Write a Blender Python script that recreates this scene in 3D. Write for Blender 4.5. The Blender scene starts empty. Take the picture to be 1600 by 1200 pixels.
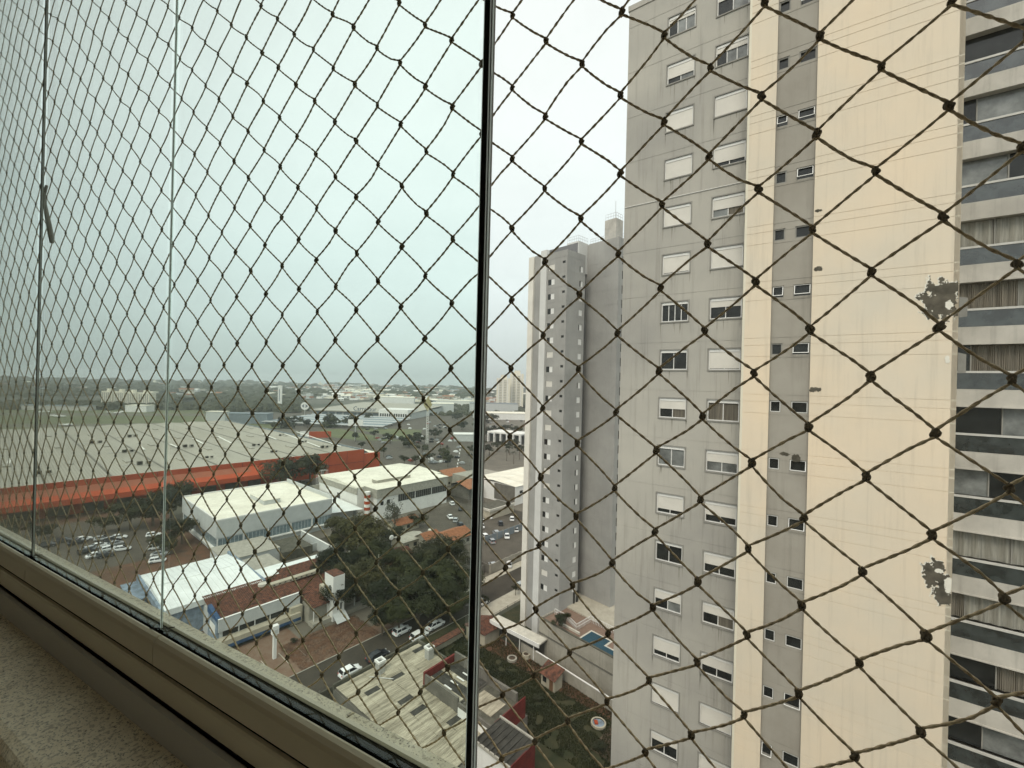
import bpy, math, random
import numpy as np
from mathutils import Vector, noise
R = math.radians
rnd = random.Random(7)
SC = bpy.context.scene
COL = SC.collection

# ------------------------------------------------------------ camera, sky, sun, exposure
F, ROLL, H = 680.0, 0.025, 52.0
cam = bpy.data.objects.new("camera", bpy.data.cameras.new("camera"))
COL.objects.link(cam)
from mathutils import Matrix
_r = Vector((math.cos(ROLL), 0, math.sin(ROLL))); _u = Vector((-math.sin(ROLL), 0, math.cos(ROLL))); _b = Vector((0, -1, 0))
cam.matrix_world = Matrix(((_r.x, _u.x, _b.x, 0), (_r.y, _u.y, _b.y, 0), (_r.z, _u.z, _b.z, H), (0, 0, 0, 1)))
cam.data.sensor_width = 36; cam.data.lens = F / 1600 * 36
cam.data.clip_start = 0.02; cam.data.clip_end = 14000
SC.camera = cam

W = bpy.data.worlds.new("World"); SC.world = W; W.use_nodes = True
SUN_EL, SUN_AZ = 52.0, 205.0      # azimuth clockwise from +Y: behind the camera, to its left
nt = W.node_tree; nt.nodes.clear()
def wn(t, **k):
    n = nt.nodes.new(t)
    for a, b in k.items(): setattr(n, a, b)
    return n
wo = wn("ShaderNodeOutputWorld"); bg1 = wn("ShaderNodeBackground"); bg2 = wn("ShaderNodeBackground"); add = wn("ShaderNodeAddShader")
sky = wn("ShaderNodeTexSky"); sky.sky_type = 'NISHITA'; sky.sun_disc = False
sky.sun_elevation = R(SUN_EL); sky.sun_rotation = R(SUN_AZ); sky.dust_density = 6; sky.air_density = 1.0; sky.altitude = 600
hs = wn("ShaderNodeHueSaturation"); hs.inputs['Saturation'].default_value = 0.25
nt.links.new(sky.outputs[0], hs.inputs['Color']); nt.links.new(hs.outputs[0], bg1.inputs[0]); bg1.inputs[1].default_value = 0.05
tc = wn("ShaderNodeTexCoord"); sep = wn("ShaderNodeSeparateXYZ"); nt.links.new(tc.outputs['Generated'], sep.inputs[0])
nz = wn("ShaderNodeTexNoise"); nz.inputs['Scale'].default_value = 2.4; nz.inputs['Detail'].default_value = 7
mp = wn("ShaderNodeMapping"); mp.inputs['Scale'].default_value = (1, 1, 3.2); nt.links.new(tc.outputs['Generated'], mp.inputs[0]); nt.links.new(mp.outputs[0], nz.inputs[0])
rp = wn("ShaderNodeValToRGB"); cr = rp.color_ramp
cr.elements[0].position = 0.0; cr.elements[0].color = (0.55, 0.615, 0.60, 1)
cr.elements[1].position = 1.0; cr.elements[1].color = (0.98, 1.0, 0.97, 1)
for p_, c_ in ((0.10, (0.58, 0.66, 0.635, 1)), (0.28, (0.74, 0.83, 0.80, 1)), (0.5, (0.93, 0.985, 0.955, 1))):
    el = cr.elements.new(p_); el.color = c_
ma = wn("ShaderNodeMath", operation='MULTIPLY_ADD'); ma.inputs[1].default_value = 0.26; nt.links.new(nz.outputs[0], ma.inputs[0])
mb_ = wn("ShaderNodeMath", operation='SUBTRACT'); nt.links.new(sep.outputs[2], ma.inputs[2]); nt.links.new(ma.outputs[0], mb_.inputs[0]); mb_.inputs[1].default_value = 0.10
nt.links.new(mb_.outputs[0], rp.inputs[0]); nt.links.new(rp.outputs[0], bg2.inputs[0]); bg2.inputs[1].default_value = 0.90
nt.links.new(bg1.outputs[0], add.inputs[0]); nt.links.new(bg2.outputs[0], add.inputs[1]); nt.links.new(add.outputs[0], wo.inputs[0])

sl = bpy.data.lights.new("sun", 'SUN'); sl.energy = 1.45; sl.angle = R(25); sl.color = (1.0, 0.90, 0.74)
sun = bpy.data.objects.new("sun", sl); COL.objects.link(sun)
_a, _e = R(SUN_AZ), R(SUN_EL)
sd = Vector((math.sin(_a) * math.cos(_e), math.cos(_a) * math.cos(_e), math.sin(_e)))
sun.rotation_euler = sd.to_track_quat('Z', 'Y').to_euler()
SC.view_settings.view_transform = 'Standard'; SC.view_settings.look = 'None'
SC.view_settings.exposure = 0.16; SC.view_settings.gamma = 1.0; SC.view_settings.use_curve_mapping = False
SC.cycles.use_denoising = True
SC.cycles.max_bounces = 8; SC.cycles.transparent_max_bounces = 24; SC.cycles.diffuse_bounces = 3; SC.cycles.glossy_bounces = 3
SC.cycles.volume_bounces = 0

# ------------------------------------------------------------ places read off the photograph
def ray(x, y):
    cx = (x - 800) / F; cy = (600 - y) / F
    return Vector((cx * math.cos(ROLL) - cy * math.sin(ROLL), 1.0, cx * math.sin(ROLL) + cy * math.cos(ROLL)))
def at(x, y, Y): return Vector((0, 0, H)) + ray(x, y) * Y
def gp(x, y, z=0.0):
    d = ray(x, y); return Vector((0, 0, H)) + d * ((z - H) / d.z)
AZ = 40.4                                  # the street's direction; the town keeps to this grid
G0 = Vector((0, 112.3, 0)); GU = Vector((math.sin(R(AZ)), math.cos(R(AZ)), 0)); GV = Vector((-GU.y, GU.x, 0)); GROT = R(90 - AZ)
def G(u, v, z=0.0): return G0 + GU * u + GV * v + Vector((0, 0, z))
def toG(p): d = Vector((p[0], p[1], 0)) - G0; return d.dot(GU), d.dot(GV)
def gpx(x, y, z=0.0): return toG(gp(x, y, z))

# ------------------------------------------------------------ mesh helpers
class MB:
    def __init__(s): s.v = []; s.f = []; s.m = []
    def poly(s, pts, m=0):
        i = len(s.v); s.v.extend([tuple(p) for p in pts]); s.f.append(tuple(range(i, i + len(pts)))); s.m.append(m); return s
    def box(s, a, b, m=0, skip=''):
        x0, y0, z0 = [min(p, q) for p, q in zip(a, b)]; x1, y1, z1 = [max(p, q) for p, q in zip(a, b)]
        i = len(s.v); s.v += [(x0, y0, z0), (x1, y0, z0), (x1, y1, z0), (x0, y1, z0), (x0, y0, z1), (x1, y0, z1), (x1, y1, z1), (x0, y1, z1)]
        for k, q in (('b', (3, 2, 1, 0)), ('t', (4, 5, 6, 7)), ('f', (0, 1, 5, 4)), ('r', (1, 2, 6, 5)), ('k', (2, 3, 7, 6)), ('l', (3, 0, 4, 7))):
            if k not in skip: s.f.append(tuple(i + j for j in q)); s.m.append(m)
        return s
    def prism(s, pts, z0, z1, m=0, mt=None, bottom=True):
        n = len(pts); i = len(s.v)
        s.v += [(p[0], p[1], z0) for p in pts] + [(p[0], p[1], z1) for p in pts]
        for k in range(n): s.f.append((i + k, i + (k + 1) % n, i + n + (k + 1) % n, i + n + k)); s.m.append(m)
        s.f.append(tuple(range(i + n, i + 2 * n))); s.m.append(m if mt is None else mt)
        if bottom: s.f.append(tuple(range(i + n - 1, i - 1, -1))); s.m.append(m)
        return s
    def tube(s, pts, r, n=6, m=0, caps=True):
        pts = [Vector(p) for p in pts]; rs = r if isinstance(r, (list, tuple)) else [r] * len(pts)
        base = len(s.v); prev = None
        for k, p in enumerate(pts):
            t = (pts[min(k + 1, len(pts) - 1)] - pts[max(k - 1, 0)]).normalized()
            if prev is None: a = t.orthogonal().normalized()
            else: a = (prev - t * prev.dot(t)).normalized()
            prev = a; b = t.cross(a)
            for j in range(n):
                q = 2 * math.pi * j / n; s.v.append(tuple(p + (a * math.cos(q) + b * math.sin(q)) * rs[k]))
        for k in range(len(pts) - 1):
            for j in range(n):
                s.f.append((base + k * n + j, base + k * n + (j + 1) % n, base + (k + 1) * n + (j + 1) % n, base + (k + 1) * n + j)); s.m.append(m)
        if caps:
            s.f.append(tuple(base + j for j in range(n - 1, -1, -1))); s.m.append(m)
            e = base + (len(pts) - 1) * n; s.f.append(tuple(e + j for j in range(n))); s.m.append(m)
        return s
    def sweep(s, prof, x0, x1, m=0):      # closed (y,z) profile run along x
        n = len(prof); i = len(s.v)
        s.v += [(x0, p[0], p[1]) for p in prof] + [(x1, p[0], p[1]) for p in prof]
        for k in range(n): s.f.append((i + k, i + (k + 1) % n, i + n + (k + 1) % n, i + n + k)); s.m.append(m)
        s.f.append(tuple(range(i + n - 1, i - 1, -1))); s.m.append(m); s.f.append(tuple(range(i + n, i + 2 * n))); s.m.append(m)
        return s
    def mesh(s, name, mats, smooth=False):
        me = bpy.data.meshes.new(name); me.from_pydata(s.v, [], s.f)
        for m in (mats if isinstance(mats, (list, tuple)) else [mats]): me.materials.append(m)
        if any(s.m): me.polygons.foreach_set('material_index', s.m)
        if smooth: me.polygons.foreach_set('use_smooth', [True] * len(s.f))
        me.update(); return me
    def obj(s, name, mats, parent=None, smooth=False, **k):
        return link(name, s.mesh(name, mats, smooth), parent, **k)
def link(name, data, parent=None, loc=None, rz=None, scale=None, **props):
    o = bpy.data.objects.new(name, data); COL.objects.link(o)
    if parent: o.parent = parent
    if loc is not None: o.location = loc
    if rz is not None: o.rotation_euler = (0, 0, rz)
    if scale is not None: o.scale = scale if hasattr(scale, '__len__') else (scale,) * 3
    for a, b in props.items(): o[a] = b
    return o
def thing(name, label, cat, loc=(0, 0, 0), rz=0.0, group=None, data=None, scale=None):
    o = link(name, data, None, loc, rz, scale, label=label, category=cat)
    if group: o['group'] = group
    return o
def copy_tree(o, parent=None):
    c = o.copy(); COL.objects.link(c)
    if parent: c.parent = parent
    for ch in list(o.children): copy_tree(ch, c)
    return c
def relief(xs, zs, depth, mat=lambda i, j: 0, hole=0.12):
    """wall on y=0 looking to -y; depth(i,j) recess of a cell, None = an opening"""
    b = MB(); nx, nz = len(xs) - 1, len(zs) - 1
    D = [[depth(i, j) for j in range(nz)] for i in range(nx)]
    dv = lambda d: hole if d is None else d
    for i in range(nx):
        for j in range(nz):
            d = D[i][j]
            if d is not None: b.poly([(xs[i], d, zs[j]), (xs[i + 1], d, zs[j]), (xs[i + 1], d, zs[j + 1]), (xs[i], d, zs[j + 1])], mat(i, j))
            if i + 1 < nx and dv(D[i + 1][j]) != dv(d):
                a, c = dv(d), dv(D[i + 1][j]); b.poly([(xs[i + 1], a, zs[j]), (xs[i + 1], c, zs[j]), (xs[i + 1], c, zs[j + 1]), (xs[i + 1], a, zs[j + 1])], mat(i, j) if a < c else mat(i + 1, j))
            if j + 1 < nz and dv(D[i][j + 1]) != dv(d):
                a, c = dv(d), dv(D[i][j + 1]); b.poly([(xs[i], a, zs[j + 1]), (xs[i + 1], a, zs[j + 1]), (xs[i + 1], c, zs[j + 1]), (xs[i], c, zs[j + 1])], mat(i, j) if a < c else mat(i, j + 1))
    return b

# ------------------------------------------------------------ materials
def mat(name, col, rough=0.8, var=0.12, scale=1.0, spec=0.3, bump=0.0, bscale=20.0, streak=0.0, col2=None, mscale=(1, 1, 1), metal=0.0, detail=6, contrast=(0.35, 0.65), dirt=0.0):
    m = bpy.data.materials.new(name); m.use_nodes = True; t = m.node_tree; N = t.nodes; L = t.links
    b = N['Principled BSDF']; b.inputs['Roughness'].default_value = rough; b.inputs['Metallic'].default_value = metal
    b.inputs['Specular IOR Level'].default_value = spec
    tc = N.new('ShaderNodeTexCoord'); mp = N.new('ShaderNodeMapping'); mp.inputs['Scale'].default_value = mscale
    L.new(tc.outputs['Object'], mp.inputs[0])
    n1 = N.new('ShaderNodeTexNoise'); n1.inputs['Scale'].default_value = scale; n1.inputs['Detail'].default_value = detail; n1.inputs['Roughness'].default_value = 0.62
    L.new(mp.outputs[0], n1.inputs[0])
    r = N.new('ShaderNodeValToRGB'); L.new(n1.outputs[0], r.inputs[0])
    r.color_ramp.elements[0].position = contrast[0]; r.color_ramp.elements[1].position = contrast[1]
    c2 = col2 or tuple(min(1, c * (1 + var)) for c in col); c1 = col if col2 else tuple(c * (1 - var) for c in col)
    r.color_ramp.elements[0].color = (*c1, 1); r.color_ramp.elements[1].color = (*c2, 1)
    out = r.outputs[0]
    def dark(fac_out, amt, colr=(0.05, 0.045, 0.035, 1)):
        nonlocal out
        mx = N.new('ShaderNodeMix'); mx.data_type = 'RGBA'; L.new(fac_out, mx.inputs[0]); L.new(out, mx.inputs[6]); mx.inputs[7].default_value = colr; out = mx.outputs[2]
    if streak > 0:
        m2 = N.new('ShaderNodeMapping'); m2.inputs['Scale'].default_value = (2.2, 2.2, 0.10); L.new(tc.outputs['Object'], m2.inputs[0])
        n2 = N.new('ShaderNodeTexNoise'); n2.inputs['Scale'].default_value = 1.6; n2.inputs['Detail'].default_value = 7; n2.inputs['Roughness'].default_value = 0.7; L.new(m2.outputs[0], n2.inputs[0])
        mr = N.new('ShaderNodeMapRange'); mr.inputs['From Min'].default_value = 0.52; mr.inputs['From Max'].default_value = 0.8; mr.inputs['To Max'].default_value = streak; L.new(n2.outputs[0], mr.inputs[0])
        dark(mr.outputs[0], streak)
    if dirt > 0:
        n3 = N.new('ShaderNodeTexNoise'); n3.inputs['Scale'].default_value = scale * 4.3; n3.inputs['Detail'].default_value = 9; n3.inputs['Roughness'].default_value = 0.75; L.new(mp.outputs[0], n3.inputs[0])
        mr = N.new('ShaderNodeMapRange'); mr.inputs['From Min'].default_value = 0.5; mr.inputs['From Max'].default_value = 0.75; mr.inputs['To Max'].default_value = dirt; L.new(n3.outputs[0], mr.inputs[0])
        dark(mr.outputs[0], dirt, (0.06, 0.05, 0.04, 1))
    L.new(out, b.inputs['Base Color'])
    if bump > 0:
        n4 = N.new('ShaderNodeTexNoise'); n4.inputs['Scale'].default_value = bscale; n4.inputs['Detail'].default_value = 4; L.new(tc.outputs['Object'], n4.inputs[0])
        bp = N.new('ShaderNodeBump'); bp.inputs['Strength'].default_value = bump; bp.inputs['Distance'].default_value = 0.02; L.new(n4.outputs[0], bp.inputs['Height']); L.new(bp.outputs[0], b.inputs['Normal'])
    m['out'] = 1
    return m
def wavy(m, axis='X', scale=8.0, strength=0.5, dist=0.03, tint=0.0):
    """corrugation or seam ribs as fine relief"""
    t = m.node_tree; N = t.nodes; L = t.links; b = N['Principled BSDF']
    tc = N.new('ShaderNodeTexCoord'); w = N.new('ShaderNodeTexWave'); w.bands_direction = axis; w.inputs['Scale'].default_value = scale
    L.new(tc.outputs['Object'], w.inputs[0]); bp = N.new('ShaderNodeBump'); bp.inputs['Strength'].default_value = strength; bp.inputs['Distance'].default_value = dist
    L.new(w.outputs['Fac'], bp.inputs['Height']); L.new(bp.outputs[0], b.inputs['Normal'])
    if tint:
        src = b.inputs['Base Color'].links[0].from_socket; mx = N.new('ShaderNodeMix'); mx.data_type = 'RGBA'; mr = N.new('ShaderNodeMapRange'); mr.inputs['From Min'].default_value = .55; mr.inputs['To Max'].default_value = tint; w.inputs['Distortion'].default_value = .6; w.inputs['Detail'].default_value = 3
        L.new(w.outputs['Fac'], mr.inputs[0]); L.new(mr.outputs[0], mx.inputs[0]); L.new(src, mx.inputs[6]); mx.inputs[7].default_value = (.08, .07, .055, 1); L.new(mx.outputs[2], b.inputs['Base Color'])
    return m

M = {}
M['cream'] = mat('cream_paint', (0.60, 0.56, 0.475), 0.85, scale=0.07, col2=(0.77, 0.63, 0.465), streak=0.22, dirt=0.05, bump=0.25, bscale=9)
M['cream2'] = mat('cream_paint_edge', (0.70, 0.65, 0.53), 0.85, 0.06, 0.3, streak=0.06)
M['grey'] = mat('grey_paint', (0.335, 0.322, 0.295), 0.88, scale=0.10, col2=(0.46, 0.437, 0.385), streak=0.45, bump=0.25, bscale=9)
M['taupe'] = mat('taupe_paint', (0.30, 0.275, 0.235), 0.88, scale=0.3, col2=(0.36, 0.335, 0.29), streak=0.25, dirt=0.12)
M['fargrey'] = mat('far_tower_grey', (0.285, 0.28, 0.265), 0.88, scale=0.15, col2=(0.37, 0.362, 0.34), streak=0.25)
M['fardark'] = mat('far_tower_recess_shade', (0.17, 0.17, 0.175), 0.9, 0.1, 0.3, streak=0.2)  # darker than the tower grey: the recess's shade is put into the colour
M['farwhite'] = mat('far_tower_cream', (0.70, 0.67, 0.60), 0.85, 0.06, 0.3, streak=0.08)
M['farlight'] = mat('far_tower_light', (0.60, 0.595, 0.57), 0.85, 0.06, 0.3, streak=0.06)
M['shutter'] = wavy(mat('roller_shutter', (0.66, 0.63, 0.57), 0.6, 0.07, 0.6), 'Z', 6.0, 0.5, 0.01)
M['frame'] = mat('white_aluminium', (0.72, 0.71, 0.68), 0.5, 0.04, 3)
M['gframe'] = mat('window_surround', (0.27, 0.26, 0.235), 0.85, 0.10, 2)
M['glassdark'] = mat('dark_window_glass', (0.018, 0.02, 0.02), 0.12, 0.5, 1.3, spec=0.35)
M['glassgrey'] = mat('blind_behind_glass', (0.17, 0.178, 0.172), 0.2, 0.45, 1.1, spec=0.5)
M['curtain'] = wavy(mat('curtain', (0.23, 0.205, 0.165), 0.9, 0.3, 3.0, mscale=(3, 3, 0.1)), 'X', 5.0, 1.0, 0.05)
M['slab'] = mat('balcony_slab', (0.47, 0.445, 0.40), 0.85, 0.16, 0.5, streak=0.35, dirt=0.10)
M['teal'] = mat('teal_balcony_glass', (0.030, 0.036, 0.036), 0.05, 0.7, 1.6, spec=1.0)
M['tealfar'] = mat('balcony_curtain_light', (0.27, 0.26, 0.225), 0.9, 0.3, 3.0, mscale=(4, 4, .2))
M['plaster'] = mat('bare_plaster', (0.055, 0.05, 0.038), 0.95, scale=2.5, col2=(0.125, 0.11, 0.085), bump=0.5, bscale=30)
M['filler'] = mat('white_filler', (0.72, 0.69, 0.61), 0.9, 0.05, 3.0)
M['asphalt'] = mat('asphalt', (0.036, 0.030, 0.022), 0.92, 0.2, 0.25, col2=(0.06, 0.05, 0.036), dirt=0.2)
M['asphalt2'] = mat('worn_asphalt', (0.085, 0.073, 0.056), 0.92, 0.2, 0.2, dirt=0.3)
M['kerb'] = mat('kerb_concrete', (0.34, 0.32, 0.27), 0.9, 0.15, 1.0)
M['walk'] = mat('red_dusty_paving', (0.15, 0.085, 0.055), 0.95, scale=0.5, col2=(0.19, 0.135, 0.095), dirt=0.35)
M['walk2'] = mat('pale_paving', (0.42, 0.385, 0.31), 0.95, 0.12, 0.8, dirt=0.2)
M['soil'] = mat('bare_red_soil', (0.14, 0.068, 0.038), 0.97, scale=0.3, col2=(0.085, 0.055, 0.035), dirt=0.5)
M['soild'] = mat('dark_soil', (0.085, 0.06, 0.04), 0.97, 0.3, 0.4, dirt=0.4)
M['lawn'] = mat('lawn', (0.020, 0.026, 0.009), 0.97, scale=0.35, col2=(0.046, 0.042, 0.018), contrast=(0.4, 0.6), bump=0.8, bscale=6, dirt=0.3)
M['field'] = mat('airfield_grass', (0.085, 0.10, 0.042), 0.97, scale=0.02, col2=(0.13, 0.135, 0.065), mscale=(1, 2.5, 1), detail=8)
M['land'] = mat('far_land', (0.045, 0.052, 0.034), 0.97, scale=0.006, col2=(0.12, 0.11, 0.085), detail=9, contrast=(0.42, 0.6))
M['pave'] = mat('parking_ground', (0.13, 0.115, 0.09), 0.95, 0.2, 0.12, dirt=0.35)
M['white'] = mat('white_wall', (0.70, 0.685, 0.645), 0.85, 0.05, 0.4, streak=0.10)
M['bluewhite'] = mat('cool_grey_cladding', (0.47, 0.48, 0.465), 0.7, 0.07, 0.5, streak=0.08)
M['cleanroof'] = mat('cream_roof', (0.67, 0.63, 0.52), 0.8, scale=0.16, col2=(0.80, 0.76, 0.64), dirt=0.28)
M['wroof'] = wavy(mat('white_metal_roof', (0.68, 0.70, 0.67), 0.6, scale=0.25, col2=(0.80, 0.82, 0.79), spec=0.4, dirt=0.16), 'X', 2.0, 0.35, 0.03)
M['strip'] = wavy(mat('grey_blue_panes', (0.16, 0.205, 0.22), 0.25, 0.25, 1.2, spec=0.5), 'X', 3.0, 0.3, 0.03)
M['blue'] = mat('blue_paint', (0.035, 0.075, 0.15), 0.8, 0.3, 1.0, streak=0.2)
M['bluegrey'] = mat('weathered_blue_wall', (0.20, 0.25, 0.30), 0.85, 0.35, 0.8, streak=0.2, dirt=0.2)
M['conc'] = mat('weathered_concrete', (0.27, 0.25, 0.205), 0.95, scale=0.35, col2=(0.36, 0.335, 0.28), streak=0.45, dirt=0.2)
M['concd'] = mat('dark_concrete', (0.13, 0.12, 0.10), 0.95, 0.25, 0.5, streak=0.4)
M['beige'] = mat('beige_ledge', (0.40, 0.36, 0.275), 0.9, 0.12, 0.6, dirt=0.2)
M['tile'] = mat('terracotta_tiles', (0.045, 0.022, 0.015), 0.95, scale=1.7, col2=(0.185, 0.072, 0.042), detail=12, contrast=(0.38, 0.64), dirt=0.7)
M['tileo'] = mat('orange_tiles', (0.22, 0.085, 0.042), 0.95, scale=1.6, col2=(0.36, 0.16, 0.08), detail=10, dirt=0.3)
M['red'] = mat('red_wall', (0.36, 0.06, 0.018), 0.8, 0.12, 0.10, streak=0.15)
M['redd'] = mat('dark_red_paint', (0.13, 0.018, 0.014), 0.8, 0.3, 0.9, streak=0.35)
M['redl'] = mat('red_canopy_reflection', (0.26, 0.085, 0.045), 0.8, 0.12, 0.1)  # lighter, browner red: a reflection put into the canopy colour
M['whroof'] = wavy(mat('dusty_metal_roof', (0.33, 0.305, 0.245), 0.85, scale=0.035, col2=(0.40, 0.375, 0.31), mscale=(1, 0.35, 1), dirt=0.3), 'X', 0.30, 0.8, 0.08, .34)
M['skylight'] = mat('skylight_sheet', (0.72, 0.70, 0.62), 0.6, 0.06, 1)
M['bluemetal'] = mat('blue_grey_metal', (0.17, 0.20, 0.22), 0.6, 0.12, 0.3)
M['fibre'] = wavy(mat('fibre_cement_sheet', (0.24, 0.21, 0.15), 0.92, scale=0.9, col2=(0.58, 0.52, 0.39), mscale=(0.25, 1.8, 1), detail=10, dirt=0.6), 'Y', 1.8, 0.9, 0.05, .3)
M['fibred'] = wavy(mat('dark_fibre_cement', (0.07, 0.066, 0.056), 0.92, 0.35, 0.9, dirt=0.3), 'Y', 4.2, 0.9, 0.05)
M['slab_dark'] = mat('mossy_slab', (0.085, 0.08, 0.06), 0.95, 0.35, 0.9, dirt=0.3)
M['carw'] = mat('white_car_paint', (0.78, 0.78, 0.76), 0.25, 0.02, 1, spec=0.5)
M['cars'] = mat('silver_car_paint', (0.42, 0.43, 0.43), 0.3, 0.02, 1, spec=0.5, metal=0.3)
M['carb'] = mat('black_car_paint', (0.02, 0.022, 0.026), 0.22, 0.02, 1, spec=0.5)
M['carr'] = mat('red_car_paint', (0.30, 0.04, 0.03), 0.3, 0.02, 1, spec=0.5)
M['carg'] = mat('car_glass', (0.015, 0.017, 0.02), 0.08, 0.05, 1, spec=0.5)
M['tyre'] = mat('tyre', (0.02, 0.02, 0.02), 0.9, 0.1, 1)
M['lamp'] = mat('car_lamp', (0.5, 0.1, 0.08), 0.3, 0.1, 1)
M['lampw'] = mat('headlight', (0.6, 0.6, 0.58), 0.2, 0.1, 1)
M['bark'] = mat('bark', (0.11, 0.085, 0.06), 0.95, 0.25, 3)
M['pool'] = mat('pool_water', (0.02, 0.062, 0.09), 0.06, 0.12, 0.4, spec=0.5)
M['brick'] = mat('brick_paving', (0.20, 0.135, 0.10), 0.92, 0.15, 2.0, dirt=0.15)
M['stone'] = mat('pale_coping', (0.52, 0.49, 0.42), 0.85, 0.12, 1, dirt=0.2)
M['metal'] = mat('galvanised_steel', (0.45, 0.45, 0.43), 0.5, 0.1, 2, metal=0.4)
M['black'] = mat('black_rubber', (0.008, 0.007, 0.006), 0.55, 0.2, 30, spec=0.25)
M['wood'] = mat('wooden_door', (0.15, 0.075, 0.035), 0.8, 0.2, 2)
M['orange'] = mat('olive_panel', (0.32, 0.28, 0.14), 0.85, 0.1, 1)
M['rail'] = mat('balcony_rail', (0.52, 0.51, 0.48), 0.5, 0.08, 3)
M['drip'] = mat('drip_stain', (0.25, 0.238, 0.205), 0.9, 0.15, 4)
M['gap'] = mat('deep_black_gap', (0.004, 0.004, 0.003), 1.0, 0.1, 30, spec=0.0)
M['text'] = mat('dark_lettering', (0.03, 0.05, 0.09), 0.6, 0.05, 1)
def leafmat(name, c1, c2, sc=0.35):
    m = bpy.data.materials.new(name); m.use_nodes = True; t = m.node_tree; N = t.nodes; L = t.links; b = N['Principled BSDF']
    b.inputs['Roughness'].default_value = 0.7; b.inputs['Specular IOR Level'].default_value = 0.2
    g = N.new('ShaderNodeTexCoord'); n = N.new('ShaderNodeTexNoise'); n.inputs['Scale'].default_value = sc; n.inputs['Detail'].default_value = 8; L.new(g.outputs['Object'], n.inputs[0])
    oi = N.new('ShaderNodeObjectInfo'); ad = N.new('ShaderNodeMath'); ad.operation = 'MULTIPLY_ADD'; ad.inputs[1].default_value = 0.22; L.new(oi.outputs['Random'], ad.inputs[0]); L.new(n.outputs[0], ad.inputs[2])
    r = N.new('ShaderNodeValToRGB'); L.new(ad.outputs[0], r.inputs[0]); r.color_ramp.elements[0].position = 0.42; r.color_ramp.elements[1].position = 0.85
    r.color_ramp.elements[0].color = (*c1, 1); r.color_ramp.elements[1].color = (*c2, 1); L.new(r.outputs[0], b.inputs['Base Color']); return m
M['leaf'] = leafmat('dark_leaves', (0.008, 0.011, 0.0025), (0.050, 0.054, 0.014))
M['leaf2'] = leafmat('olive_leaves', (0.018, 0.023, 0.010), (0.058, 0.058, 0.028))
M['leaf3'] = leafmat('grey_green_leaves', (0.04, 0.045, 0.03), (0.10, 0.10, 0.07))
HAZE = 2.1e-4
# ------------------------------------------------------------ ground
def ground_h(x, y):
    d = math.hypot(x, y); h = 0.0
    if d > 1500:
        k = min(1, (d - 1500) / 1300); n_ = noise.noise(Vector((x / 900, y / 900, 3.1))) + 0.5 * noise.noise(Vector((x / 330, y / 330, 8.7)))
        h += k * (4 + 13 * n_)
    if d > 3300: h -= (d - 3300) * 0.035
    return h
b = MB(); rings = [0, 60, 140, 260, 420, 640, 900, 1200, 1500, 1700, 1900, 2100, 2300, 2500, 2700, 2900, 3100, 3300, 3500, 3800, 4300, 4800]; na = 144
b.v.append((0, 0, 0))
for q in rings[1:]:
    for k in range(na):
        a = 2 * math.pi * k / na; x, y = q * math.cos(a), q * math.sin(a); b.v.append((x, y, ground_h(x, y)))
for k in range(na): b.f.append((0, 1 + k, 1 + (k + 1) % na)); b.m.append(0)
for r_ in range(len(rings) - 2):
    o1, o2 = 1 + r_ * na, 1 + (r_ + 1) * na
    for k in range(na): b.f.append((o1 + k, o2 + k, o2 + (k + 1) % na, o1 + (k + 1) % na)); b.m.append(0)
b.obj('ground', M['land'], smooth=True, kind='structure')
def sheet(name, m, pts, z):      # world points
    return MB().poly([(p[0], p[1], z) for p in pts]).obj(name, M[m], kind='structure')
def zone(name, m, px, z): return sheet(name, m, [gp(*p) for p in px], z)
def gq(u0, u1, v0, v1): return [G(u0, v0), G(u1, v0), G(u1, v1), G(u0, v1)]
sheet('airfield_grass', 'field', [gp(-900, 720), gp(60, 700), gp(440, 668), gp(420, 645), gp(330, 641), gp(0, 637), gp(-900, 620)], 0.02)
sheet('taxiway', 'pave', [gp(-300, 662), gp(110, 663), gp(330, 660), gp(330, 663), gp(120, 667), gp(-300, 667)], 0.05)
sheet('runway', 'pave', [gp(-500, 640), gp(0, 645.5), gp(330, 646.5), gp(420, 648), gp(420, 650), gp(0, 649), gp(-500, 645)], 0.05)
zone('town_ground', 'pave', [(300, 760), (440, 700), (560, 668), (760, 640), (1000, 645), (1150, 700), (900, 800), (700, 1000), (400, 1000), (250, 900)], 0.02)
sheet('yard_ground', 'soil', gq(-120, -44, 24, 152), 0.05)
sheet('parking_lot', 'asphalt2', gq(-84, -52, 84, 140), 0.09)
zone('market_parking', 'asphalt2', [(395, 652), (470, 640), (700, 640), (760, 655), (770, 700), (705, 735), (600, 735), (560, 700)], 0.05)
zone('grass_belt', 'field', [(500, 672), (560, 668), (660, 672), (650, 690), (560, 688), (490, 680)], 0.09)
zone('road', 'asphalt2', [(395, 643), (330, 641), (395, 652), (520, 668), (640, 692), (700, 700), (700, 696), (640, 686)], 0.12)
zone('avenue', 'asphalt2', [(676, 762), (745, 762), (730, 690), (716, 672), (706, 672), (700, 690)], 0.12)
for k in range(9):
    t = k / 9
    zone('lane_marking', 'white', [(712 + 8 * t + q * 1.2, 742 - 48 * t - w * 3) for q, w in ((0, 0), (1, 0), (1, 1), (0, 1))], 0.15)
sheet('cross_street', 'asphalt', gq(44, 53, 7, 170), 0.09)
sheet('street', 'asphalt', gq(-140, 90, -3, 4.6), 0.07)
sheet('lot_ground', 'asphalt2', gq(2, 44, 7, 66), 0.05)
for nm, v0, v1 in (('kerb', 4.6, 4.75), ('kerb', -3.15, -3.0)):
    MB().box((-140, v0, 0), (42, v1, 0.14)).obj(nm, M['kerb'], loc=G0, rz=GROT, kind='structure')
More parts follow.
